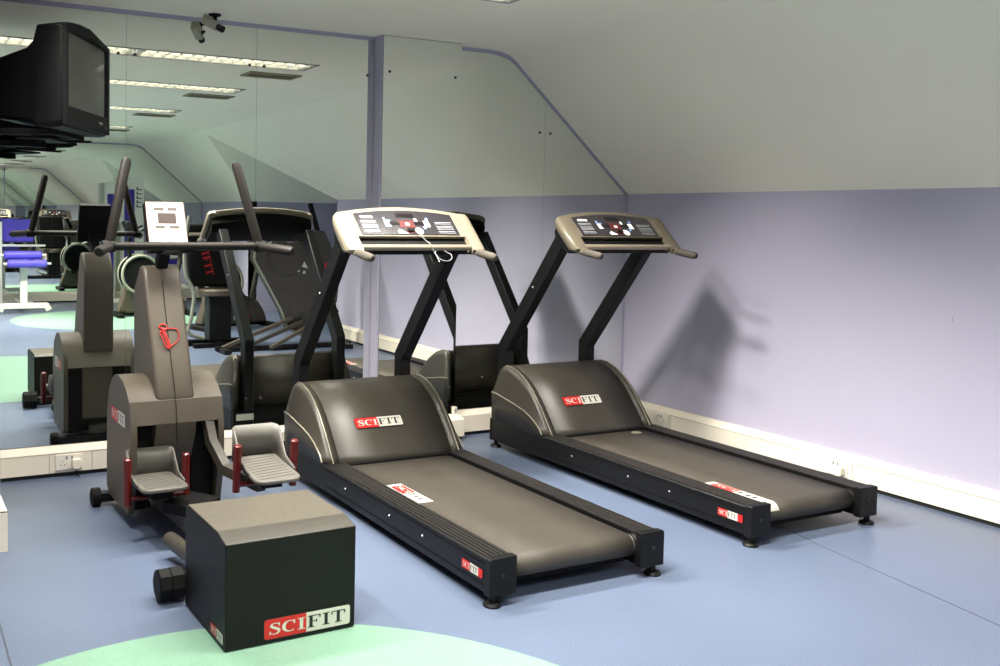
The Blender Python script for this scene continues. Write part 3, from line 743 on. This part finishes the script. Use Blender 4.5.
# ------------------------------------------------------------------ stepper / climber at the left
g = thing('stepper_machine', 'brown-grey stepper with red pedal posts and crossed handles at the left', 'exercise machine', (1.216, -1.0, 0), 0.020)
SX = 0.222
def LY(y): return y+1.0
PR = [(-0.655, 0.10), (-0.655, 0.42), (-0.665, 0.50), (-0.70, 0.59), (-0.76, 0.655), (-0.82, 0.682), (-0.89, 0.690), (-0.97, 0.678), (-1.04, 0.645), (-1.105, 0.595), (-1.132, 0.51), (-1.143, 0.456), (-1.145, 0.42), (-1.142, 0.30), (-1.12, 0.18), (-1.09, 0.07), (-0.72, 0.07)]
PR = [(LY(y), z) for y, z in PR]
fyf = LY(-1.0)
q = MB()
for s in (-1, 1): q.prism(PR, 'x', s*(SX-0.028), s*SX)                      # side cheeks
q.prism([(LY(-0.655), 0.490)] + [p for p in PR if p[1] > 0.50] + [(LY(-1.137), 0.490)], 'x', -SX+0.0275, SX-0.0275)
q.prism([(LY(-0.70), 0.16), (LY(-0.70), 0.491), (LY(-1.1375), 0.491), (LY(-1.13), 0.44), (LY(-1.09), 0.36), (LY(-1.03), 0.26), (LY(-0.97), 0.16)], 'x', -0.105, 0.085)
hs = q.build('housing', M['shroud'], g, bevel=0.0, smooth=28)
q = MB(); q.box(-SX+0.03, -0.107, LY(-1.06), LY(-0.67), 0.08, 0.488); q.box(0.087, SX-0.03, LY(-1.06), LY(-0.67), 0.08, 0.488); q.box(-0.103, 0.083, LY(-0.96), LY(-0.71), 0.08, 0.158); q.build('slot_interior', M['blackmatt'], hs)
# neck: lofted column leaning slightly
def nring(z, yf, yb, w, ch): return [(-w, yb, z), (-w, yf+ch, z), (-w+ch, yf, z), (w-ch, yf, z), (w, yf+ch, z), (w, yb, z)]
nk = MB(); cx = -0.004
NP = [(-0.68, 0.58), (-1.105, 0.585), (-1.10, 0.62), (-1.03, 0.80), (-0.94, 1.00), (-0.885, 1.13), (-0.862, 1.18), (-0.835, 1.207), (-0.785, 1.207), (-0.685, 1.10), (-0.668, 1.05)]
nk.loft([[(cx+sx_*(0.092)-(0.0 if abs(sx_) == 1 else 0), LY(y), z) for y, z in NP] for sx_ in (-1, 1)])
neck = nk.build('neck', M['shroud'], g, bevel=0.016, seg=3)
q = MB(); q.tube([(cx-0.006, LY(-1.147), 0.40), (cx-0.006, LY(-1.140), 0.53), (cx-0.006, LY(-1.117), 0.62), (cx-0.006, LY(-1.032), 0.80), (cx-0.006, LY(-0.942), 1.00), (cx-0.006, LY(-0.887), 1.14)], 0, sq=(0.0035, 0.0016), up=(0, -1, 0.001)); q.build('joint_line', M['blackmatt'], neck)
T = frame_T((-SX-0.0006, LY(-0.76), 0.462), (0, -1, 0), (0, 0, 1)); logo(hs, T, 0.27, 0.062)
# console post, console
q = MB(); q.tube([(0.0, LY(-0.80), 1.17), (0.0, LY(-0.90), 1.31), (0.0, LY(-0.905), 1.40)], 0, sq=(0.055, 0.05), up=(0, -1, 0)); q.tube([(0, LY(-0.90), 1.285), (0, LY(-1.25), 1.312)], 0, sq=(0.06, 0.045)); q.build('console_post', M['blackmatt'], g, bevel=0.004)
Tc = frame_T((-0.096, LY(-0.975), 1.288), (1, 0, 0), (0, 0.10, 0.235)) @ Matrix.Identity(4)
q = MB(); q.T = Tc; q.prism(rrect(-0.002, 0, 0.194, 0.255, 0.008), 'z', -0.045, -0.001); cn = q.build('console', M['blackmatt'], g, bevel=0.004)
q = MB(); q.T = Tc; q.prism(rrect(0.002, 0.003, 0.190, 0.251, 0.006), 'z', -0.001, 0.001); pf = q.build('console_face', mat('pale_pink_face', (160, 138, 132), 0.4), cn, smooth=0)
q = MB(); q.T = Tc; q.m(0).prism(rrect(0.014, 0.02, 0.176, 0.238, 0.004), 'z', 0.001, 0.0022)
q.m(1)
for x0, x1, y0, y1 in ((0.040, 0.088, 0.205, 0.220), (0.108, 0.152, 0.205, 0.220), (0.040, 0.085, 0.112, 0.126), (0.108, 0.155, 0.112, 0.126)): q.prism(rect(x0, y0, x1, y1), 'z', 0.0022, 0.0032)
q.m(2).prism(rect(0.055, 0.138, 0.145, 0.192), 'z', 0.0022, 0.0035)
q.build('console_print', [mat('off_white_print', (176, 168, 162), 0.4), mat('grey_key', (70, 60, 57), 0.5), mat('grey_lcd', (60, 48, 46), 0.3)], cn, smooth=0)
# handlebar with swept-back grips and two upright handles
by, bz_ = LY(-1.25), 1.318
q = MB(); q.tube([(-0.345, by, bz_), (0.345, by, bz_)], 0.019, 16); q.build('handlebar', M['bar'], g)
for s in (-1, 1):
    q = MB(); a = Vector((s*0.345, by, bz_))
    tip = Vector((0.425, by-0.22, bz_-0.016)) if s > 0 else Vector((-0.450, by-0.26, bz_-0.014))
    q.tube([a, a.lerp(tip, 0.15), a.lerp(tip, 0.92), tip], [0.020, 0.021, 0.023, 0.016], 16); q.build('side_grip', M['bar'], g)
    q = MB(); top_ = Vector((0.243 if s > 0 else -0.262, by+0.045, 1.705)); bb = Vector((s*0.352, by, bz_-0.01))
    q.tube([bb, bb.lerp(top_, 0.12), bb.lerp(top_, 0.95), top_], [0.019, 0.022, 0.0225, 0.017], 16); q.build('upright_handle', M['bar'], g)
    q = MB(); q.lathe((s*0.352-0.028, by, bz_), (s*0.352+0.028, by, bz_), [(0, 0.024), (0.15, 0.028), (0.85, 0.028), (1, 0.024)], 16); q.build('clamp', M['blackmatt'], g)
# frame: spine beam, rear foot bar
q = MB(); q.tube([(0.0, LY(-0.66), 0.085), (0.01, LY(-2.06), 0.12)], 0, sq=(0.13, 0.075)); q.build('spine_beam', M['hood'], g, bevel=0.006)
q = MB(); q.tube([(-0.27, LY(-0.66), 0.045), (0.27, LY(-0.66), 0.045)], 0, sq=(0.06, 0.045)); q.build('foot_bar', M['black'], g, bevel=0.004)
for s in (-1, 1):
    q = MB(); q.lathe((s*0.255, LY(-0.66), 0.047), (s*0.300, LY(-0.66), 0.047), [(0, 0.040), (0.1, 0.046), (0.9, 0.046), (1, 0.038)], 18); q.build('foot_cap', M['blackmatt'], g, )
q = MB(); q.tube([(-0.15, LY(-1.52), 0.078), (-0.09, LY(-1.92), 0.068)], 0.034, 16); q.build('damper', M['hood'], g)
q = MB(); q.tube([(-0.30, LY(-1.965), 0.064), (0.30, LY(-1.965), 0.064)], 0.022, 16); q.build('wheel_axle', M['black'], g)
for s in (-1, 1):
    q = MB(); q.lathe((s*0.230, LY(-1.965), 0.064), (s*0.330, LY(-1.965), 0.064), [(0, 0.058), (0.06, 0.063), (0.5, 0.063), (0.52, 0.058), (0.56, 0.058), (0.58, 0.062), (0.94, 0.062), (1, 0.052)], 8); w_ = q.build('stabiliser_wheel', M['blackmatt'], g, smooth=20)
# rear step box
bw = 0.243; bx = 0.002
q = MB(); q.m(1)
y0b, y1b = LY(-2.482), LY(-2.035)
sidep = [(y0b, 0.006), (y0b, 0.368), (y0b+0.090, 0.388), (y1b-0.03, 0.390), (y1b, 0.372), (y1b, 0.006)]
for k in range(len(sidep)):
    a, c = sidep[k], sidep[(k+1) % len(sidep)]
    q.m(0 if k in (1, 2, 3) else 1); q.poly([(bx-bw, a[0], a[1]), (bx+bw, a[0], a[1]), (bx+bw, c[0], c[1]), (bx-bw, c[0], c[1])])
q.m(1); q.poly([(bx-bw, a, z) for a, z in sidep]); q.poly([(bx+bw, a, z) for a, z in reversed(sidep)])
q.m(2)
q = MB(); q.m(1)
base_i = q.vs([(bx-bw, a, z) for a, z in sidep]); base_j = q.vs([(bx+bw, a, z) for a, z in sidep]); n = len(sidep)
for k in range(n):
    q.m(0 if k == 2 else 2 if k in (1, 3) else 1); q.face((base_i+k, base_i+(k+1) % n, base_j+(k+1) % n, base_j+k))
q.m(1); q.face([base_i+k for k in range(n)]); q.face([base_j+k for k in reversed(range(n))])
step = q.build('step_box', [M['boxtop'], M['boxside'], M['hood']], g, bevel=0.004, smooth=25)
logo(step, frame_T((-0.103+bx, y0b-0.001, 0.020), (1, 0, 0), UP), 0.325, 0.068)
logo(step, frame_T((bx-bw-0.001, LY(-2.34), 0.022), (0, -1, 0), UP), 0.125, 0.034)
# pedals
def pedal(cxp, cyp, z, tilt, ln, ch=1.0):
    p = bpy.data.objects.new('pedal', None); COL.objects.link(p); p.parent = g; p.location = (cxp, cyp, z); p.rotation_euler = (tilt, 0, 0)
    w, l = 0.105, ln
    out = rrect(-w, -l, w, l, 0.045, (1, 1, 0, 0))
    q = MB(); q.prism(out, 'z', -0.012, 0.006); q.build('foot_plate', M['pedal'], p, bevel=0.005)
    q = MB()
    for k in range(9):
        yy = -l+0.04+k*0.030; q.tube([(-w+0.02, yy-0.012, 0.0065), (w-0.02, yy+0.012, 0.0065)], 0, sq=(0.004, 0.002))
    q.build('tread_ribs', mat('tread_rib', (126, 122, 114), 0.6) if 'tread' not in M else M['tread'], p)
    # cup wall round the heel end and sides, falling to nothing in front
    path = [(-w, -l+0.10, 0.012), (-w, 0.04, 0.030), (-w, l-0.045, 0.115), (-w, l-0.02, 0.122), (-w+0.02, l, 0.125), (w-0.02, l, 0.125), (w, l-0.02, 0.122), (w, l-0.045, 0.115), (w, 0.04, 0.030), (w, -l+0.10, 0.012)]
    q = MB(); q.strip([[(x_, y_, 0.0), (x_*1.015, y_*1.0, h*0.6*ch), (x_*1.02, y_+(0.008 if y_ > 0.1 else 0), h*ch)] for x_, y_, h in path])
    c = q.build('heel_cup', M['pedal'], p, smooth=60); so = c.modifiers.new('thick', 'SOLIDIFY'); so.thickness = 0.007; so.offset = 0
    for s in (-1, 1):
        q = MB(); q.tube([(s*(w+0.028), 0.01, -0.095), (s*(w+0.028), 0.01, 0.085), (s*(w+0.028), 0.01, 0.110), (s*(w+0.028), 0.01, 0.116)], [0.0165, 0.0185, 0.0185, 0.012], 14); q.build('side_post', M['red'], p)
    q = MB(); q.tube([(-w-0.028, 0.01, -0.065), (w+0.028, 0.01, -0.065)], 0.011, 12); q.build('cross_rod', M['red'], p)
    q = MB(); q.box(-0.045, 0.045, -0.08, 0.13, -0.060, -0.0125); q.build('pivot_block', M['blackmatt'], p)
    return p
M['tread'] = mat('tread_rib', (74, 71, 66), 0.6)
pedal(-0.135, LY(-1.275), 0.262, -0.03, 0.155)
pedal(0.262, LY(-1.585), 0.356, 0.10, 0.165, 1.18)
q = MB(); q.tube([(0.150, LY(-1.10), 0.50), (0.155, LY(-1.155), 0.39), (0.185, LY(-1.27), 0.285), (0.250, LY(-1.56), 0.272)], 0, sq=(0.045, 0.050)); q.build('pedal_arm', M['hood'], g, bevel=0.003)
q = MB(); q.tube([(-0.15, LY(-0.90), 0.34), (-0.15, LY(-1.05), 0.22), (-0.14, LY(-1.28), 0.195)], 0, sq=(0.050, 0.055)); q.build('pedal_arm', M['hood'], g, bevel=0.003)
q = MB(); q.tube([(-0.05, LY(-1.28), 0.165), (0.05, LY(-1.42), 0.16)], 0, sq=(0.20, 0.05)); q.build('pedal_bracket', M['blackmatt'], g, bevel=0.003)

# red cord tied round the neck of the stepper
g2 = thing('red_cord', 'red cord tied in a loop on the neck of the stepper', 'cord')
g2.matrix_world = Matrix.Translation((1.216, -1.0, 0)) @ Matrix.Rotation(0.020, 4, 'Z')
def NF(x_, z_, o=0.006):
    x_ = x_*0.85-0.030; z_ = 0.936-(1.0-z_)*0.50
    yy = -1.03 + (z_-0.80)*0.45
    return (x_+cx, LY(yy)-o, z_)
q = MB()
q.tube(cordpath([NF(-0.002, 0.955), NF(-0.020, 0.975), NF(-0.002, 1.00), NF(0.022, 0.985), NF(0.018, 0.955), NF(-0.018, 0.93, 0.010), NF(-0.005, 0.86, 0.012), NF(0.004, 0.80, 0.012), NF(0.018, 0.79, 0.012), NF(0.010, 0.86, 0.012), NF(-0.006, 0.94, 0.014), NF(0.018, 0.88, 0.014), NF(0.030, 0.80, 0.012), NF(0.022, 0.785, 0.012), NF(0.020, 0.87, 0.014), NF(0.0, 0.95, 0.012)]), 0.0030, 8)
q.tube(cordpath([NF(0.0, 0.955), NF(0.05, 0.958), NF(0.082, 0.945), NF(0.088, 0.91), NF(0.082, 0.86), NF(0.055, 0.815), NF(0.030, 0.79), NF(0.026, 0.765)]), 0.0028, 8)
o = q.build('cord_loops', M['redcord'], g2)
q = MB(); q.lathe(NF(-0.012, 0.965, 0.002), NF(0.012, 0.945, 0.016), [(0, 0.004), (0.3, 0.007), (0.7, 0.007), (1, 0.004)], 10); q.build('knot', M['redcord'], g2)

# ------------------------------------------------------------------ machines behind the camera, seen in the mirrors
# leg curl bench (white frame, violet blue pads)
g = thing('leg_curl_bench', 'white framed leg curl bench with violet blue backrest and rollers', 'exercise bench', (1.79, -9.25, 0))
q = MB(); q.tube([(-0.34, 0.20, 0.03), (-0.30, 0.20, 0.10), (0.30, 0.20, 0.10), (0.34, 0.20, 0.03)], 0, sq=(0.09, 0.06), up=(0, 1, 0)); q.tube([(0, 0.2, 0.09), (0, -0.85, 0.09)], 0, sq=(0.08, 0.06)); q.tube([(-0.25, -0.85, 0.05), (0.25, -0.85, 0.05)], 0, sq=(0.08, 0.06))
q.tube([(0.0, 0.10, 0.09), (0.0, 0.10, 0.80)], 0, sq=(0.10, 0.08), up=(0, 1, 0)); q.tube([(-0.28, -0.30, 0.09), (-0.28, -0.30, 1.30)], 0, sq=(0.06, 0.06), up=(0, 1, 0)); q.tube([(-0.3, -0.3, 0.95), (0.36, -0.30, 0.95)], 0, sq=(0.05, 0.03))
q.build('frame', M['gymwhite'], g, bevel=0.006)
q = MB(); q.prism(rrect(-0.24, 1.00, 0.21, 1.34, 0.04), 'y', -0.46, -0.38); q.build('backrest', M['blue'], g, bevel=0.02)
q = MB(); q.box(-0.22, 0.24, -0.36, 0.12, 0.80, 0.87); q.build('seat', M['blue'], g, bevel=0.025)
for z, x0, x1, y in ((0.83, -0.28, 0.24, 0.20), (0.71, -0.24, 0.30, 0.26)):
    q = MB(); q.lathe((x0, y, z), (x1, y, z), [(0, 0.04), (0.03, 0.058), (0.97, 0.058), (1, 0.04)], 20); rl = q.build('roller_pad', M['blue'], g)
    q = MB(); q.cyl((x0-0.05, y, z), (x1+0.06, y, z), 0.017, 12); q.build('roller_bar', M['gymwhite'], g)
# pulley tower
g = thing('weight_tower', 'tall white and deep blue weight tower with padded seat', 'weight machine', (3.32, -10.33, 0))
q = MB(); q.prism(rrect(0.13, 0.0, 0.47, 2.04, 0.03), 'y', -0.10, 0.10); q.prism(rrect(-0.13, 0.0, 0.0, 1.95, 0.03), 'y', -0.10, 0.10); q.box(-0.01, 0.14, -0.08, 0.08, 1.30, 1.38); q.box(-0.20, 0.50, -0.16, 0.22, 0.0, 0.06); q.build('frame', M['gymwhite'], g, bevel=0.01)
q = MB(); q.prism(rrect(0.15, 0.07, 0.31, 1.84, 0.015), 'y', 0.1005, 0.13); q.build('stack_shroud', M['deepblue'], g, bevel=0.006)
q = MB(); q.prism(rrect(-0.12, 0.5, -0.02, 1.76, 0.02), 'y', 0.1005, 0.12); q.build('side_shroud', M['deepblue'], g, bevel=0.006)
q = MB(); q.m(0)
for k, z in enumerate((1.88, 1.81, 1.74, 1.67, 1.60)):
    q.T = frame_T((0.35, 0.1015, z), (0, 0, -1), (1, 0, 0)); q.poly([(0, 0, 0), (0.05, 0, 0), (0.05, 0.085, 0), (0.034, 0.085, 0), (0.034, 0.02, 0), (0, 0.02, 0)])
q.build('lettering', M['logo_black'], g, smooth=0)
for z in (0.98, 0.62):
    q = MB(); q.box(0.75, 1.20, -0.10, 0.10, z, z+0.07); q.build('seat_pad', M['deepblue'], g, bevel=0.02)
q = MB(); q.box(0.36, 1.25, -0.05, 0.0, 0.90, 0.97); q.box(0.78, 1.22, -0.06, 0.02, 0.0, 0.04); q.box(0.95, 1.05, -0.05, 0.0, 0.04, 0.9); q.box(0.86, 1.06, 0.02, 0.10, 0.72, 0.92); q.build('seat_frame', M['gymwhite'], g, bevel=0.008)

# exercise bikes: big disc shrouds
def bike(label, x, y, rz, group):
    g = thing('exercise_bike', label, 'exercise bike', (x, y, 0), rz, group)
    hull = [(-0.42, 0.06), (-0.42, 0.10), (-0.33, 0.34), (-0.28, 0.62), (-0.12, 0.70), (0.10, 0.62), (0.25, 0.42), (0.45, 0.34), (0.55, 0.20), (0.60, 0.06)]
    q = MB(); q.prism(hull, 'y', -0.08, 0.08); q.build('shroud', M['shroud'], g, bevel=0.03, seg=3)
    for s in (-1, 1):
        q = MB(); q.lathe((-0.10, s*0.075, 0.60), (-0.10, s*0.125, 0.60), [(0, 0.27), (0.6, 0.27), (1, 0.25)], 40); dd = q.build('drive_cover', M['blackmatt'], g)
        q = MB()
        ring = []
        for i in range(41):
            a = 2*PI*i/40; ring.append((-0.10+0.262*math.cos(a), s*0.122, 0.60+0.262*math.sin(a)))
        q.tube(ring, 0.022, 8); q.build('cover_rim', M['bandgrey'], dd)
        q = MB(); q.tube([(-0.10+0.05*s, s*0.13, 0.40), (-0.10+0.10*s, s*0.20, 0.34), (-0.10+0.10*s, s*0.30, 0.34)], 0, sq=(0.10, 0.03)); q.build('crank_pedal', M['blackmatt'], g)
        T = frame_T((0.08, 0.0812, 0.12), (1, 0, 0), (0, 0, 1)) if s < 0 else frame_T((0.10, 0.0812, 0.12), (-1, 0, 0), (0, 0, 1))
    T = frame_T((0.02, -0.0815, 0.11), (1, 0, 0), (0, 0, 1)); logo(g, T, 0.24, 0.06)
    T = frame_T((0.30, 0.0815, 0.11), (-1, 0, 0), (0, 0, 1)); logo(g, T, 0.24, 0.06)
    q = MB(); q.box(-0.45, -0.36, -0.26, 0.26, 0.0, 0.06); q.box(0.56, 0.65, -0.26, 0.26, 0.0, 0.06); q.box(-0.4, 0.6, -0.05, 0.05, 0.02, 0.07); q.build('base_bars', M['blackmatt'], g, bevel=0.01)
    q = MB(); q.cyl((0.38, 0, 0.30), (0.50, 0, 0.86), 0.035, 14); q.build('seat_post', M['hood'], g)
    q = MB(); q.loft([[(0.36, -0.03, 0.86), (0.36, 0.03, 0.86), (0.36, 0.03, 0.91), (0.36, -0.03, 0.91)], [(0.50, -0.10, 0.86), (0.50, 0.10, 0.86), (0.50, 0.10, 0.93), (0.50, -0.10, 0.93)], [(0.64, -0.11, 0.88), (0.64, 0.11, 0.88), (0.64, 0.11, 0.96), (0.64, -0.11, 0.96)]]); q.build('saddle', M['blackmatt'], g, bevel=0.02)
    q = MB(); q.tube([(-0.22, 0, 0.66), (-0.26, 0, 1.05), (-0.20, 0, 1.22)], 0.032, 14); q.build('mast', M['blackmatt'], g)
    q = MB(); q.tube(cordpath([(0.0, -0.24, 1.28), (-0.12, -0.24, 1.22), (-0.22, -0.16, 1.14), (-0.24, 0, 1.12), (-0.22, 0.16, 1.14), (-0.12, 0.24, 1.22), (0.0, 0.24, 1.28)]), 0.015, 10); q.build('handlebar', M['blackmatt'], g)
    q = MB(); q.T = frame_T((-0.23, -0.13, 1.16), (0, 1, 0), (-0.08, 0, 0.20)); q.prism(rrect(0, 0, 0.26, 0.20, 0.03), 'z', -0.03, 0.03); q.build('console', M['blackmatt'], g, bevel=0.006)
    return g
bike('exercise bike with a round drive cover, beyond the second green floor circle', 3.32, -8.12, 0.0, 'exercise bikes with round drive covers')
bike('exercise bike with a round drive cover, beside the black ergometer', 3.92, -6.35, -0.25, 'exercise bikes with round drive covers')

# arm ergometer: black tower with red lettering, stool post
g = thing('arm_ergometer', 'black upright ergometer with red vertical lettering and a low post stool', 'exercise machine', (3.30, -4.78, 0))
q = MB(); q.box(-0.55, 0.30, -0.13, -0.05, 0.0, 0.07); q.box(-0.30, 0.30, 0.06, 0.14, 0.0, 0.05); q.box(-0.05, 0.05, -0.12, 0.10, 0.0, 0.06); q.build('floor_beam', M['black'], g, bevel=0.006)
q = MB(); q.box(-0.12, 0.13, -0.10, 0.10, 0.07, 0.56); q.build('post', M['black'], g, bevel=0.01)
q = MB(); q.lathe((0, 0, 0.56), (0, 0, 0.64), [(0, 0.19), (0.2, 0.22), (0.8, 0.22), (1, 0.20)], 28); q.build('stool_seat', M['shroud'], g, bevel=0.004)
q = MB(); q.prism([(-0.30, 0.66), (-0.36, 1.36), (0.16, 1.36), (0.22, 0.66)], 'y', -0.20, -0.04); tw = q.build('drive_tower', M['blackmatt'], g, bevel=0.03)
q = MB(); q.T = frame_T((0.115, -0.0385, 0.74), (-0.03, 0, 1), (1, 0, 0.03)) if False else frame_T((-0.215, -0.0385, 1.20), (0.24, 0, -0.97), (0.97, 0, 0.24)); letters(q, 'SCIFIT', 0, 0, 0.085, 0.44, 0); q.build('lettering', M['logo_red'], tw, smooth=0)
q = MB(); q.tube(cordpath([(-0.32, -0.02, 1.44), (-0.37, -0.02, 1.10), (-0.36, 0.0, 0.80), (-0.28, 0.03, 0.60), (-0.30, 0.03, 0.35), (-0.33, 0.02, 0.16), (-0.15, 0.0, 0.09)]), 0.022, 12); q.build('curved_guard', M['bandgrey'], g)
q = MB(); q.tube([(-0.36, 0.12, 1.24), (0.34, 0.12, 1.24)], 0.018, 12); q.build('hand_bar', M['tube'], g)

# elliptical trainer with a big side shroud
g = thing('elliptical_trainer', 'dark grey elliptical trainer with angular side shroud and diagonal rods', 'exercise machine', (3.95, -4.35, 0))
sh = [(-0.36, 1.26), (-0.38, 0.98), (-0.22, 0.70), (-0.06, 0.42), (0.02, 0.22), (0.20, 0.12), (0.45, 0.20), (0.62, 0.50), (0.66, 0.90), (0.45, 1.30)]
q = MB(); q.prism(sh, 'y', -0.16, 0.0); sd = q.build('side_shroud', M['hood'], g, bevel=0.02)
q = MB(); q.tube([(x_, 0.002, z_) for x_, z_ in sh[:6]], 0.012, 8); q.build('edge_band', M['bandgrey'], sd)
q = MB(); q.lathe((0.12, 0.0, 0.36), (0.12, 0.03, 0.36), [(0, 0.06), (0.5, 0.06), (1, 0.035)], 20); q.build('hub_cap', M['rib'], sd)
q = MB(); q.lathe((0.0, 0.0, 1.02), (0.0, 0.018, 1.02), [(0, 0.21), (0.6, 0.21), (1, 0.16)], 32); q.build('pulley_cover', M['hood'], sd)
for x_, z_ in ((-0.05, 0.66), (0.25, 0.24), (-0.20, 1.05), (-0.02, 1.12)):
    q = MB(); q.lathe((x_, 0.0, z_), (x_, 0.03, z_), [(0, 0.018), (1, 0.014)], 12); q.build('bolt', M['rib'], sd)
q = MB(); q.prism([(0.07, 0.92), (0.07, 1.02), (0.15, 1.05), (0.19, 0.98), (0.25, 0.88)], 'y', 0.001, 0.004); q.prism(rect(0.05, 0.86, 0.08, 0.89), 'y', 0.001, 0.004); q.prism(rect(0.12, 0.84, 0.15, 0.87), 'y', 0.001, 0.004); q.prism(rect(0.19, 0.82, 0.22, 0.85), 'y', 0.001, 0.004); q.build('warning_graphic', M['logo_white'], sd)
q = MB(); q.prism(rrect(0.45, 0.80, 0.54, 0.94, 0.02), 'y', 0.001, 0.004); q.build('red_sticker', M['logo_red'], sd)
for k, (a, c) in enumerate((((-0.75, 0.05, 0.04), (0.05, 0.05, 0.34)), ((-0.55, 0.10, 0.03), (0.15, 0.10, 0.30)), ((-0.25, 0.16, 0.03), (0.55, 0.16, 0.42)))):
    q = MB(); q.tube([a, c], 0, sq=(0.04, 0.04)); q.build('link_rod', M['shroud'] if k != 1 else M['hood'], g, bevel=0.004)
q = MB(); q.box(-0.80, 0.75, 0.02, 0.10, 0.0, 0.05); q.box(0.60, 0.68, -0.10, 0.30, 0.0, 0.05); q.box(-0.80, -0.72, -0.05, 0.30, 0.0, 0.05); q.build('base_frame', M['black'], g, bevel=0.005)
q = MB(); q.tube([(0.40, -0.08, 1.28), (0.30, -0.08, 1.60)], 0.03, 12); q.build('mast', M['blackmatt'], g)

# small scuff on the right wall
q = MB(); q.T = Matrix.Translation((W-0.0006, -2.45, 0)); q.poly([(0, 0.004, 1.00), (0, 0.0, 1.002), (0, -0.006, 0.975), (0, -0.002, 0.973)]); struct('wall_scuff', q, M['trunk_line'])
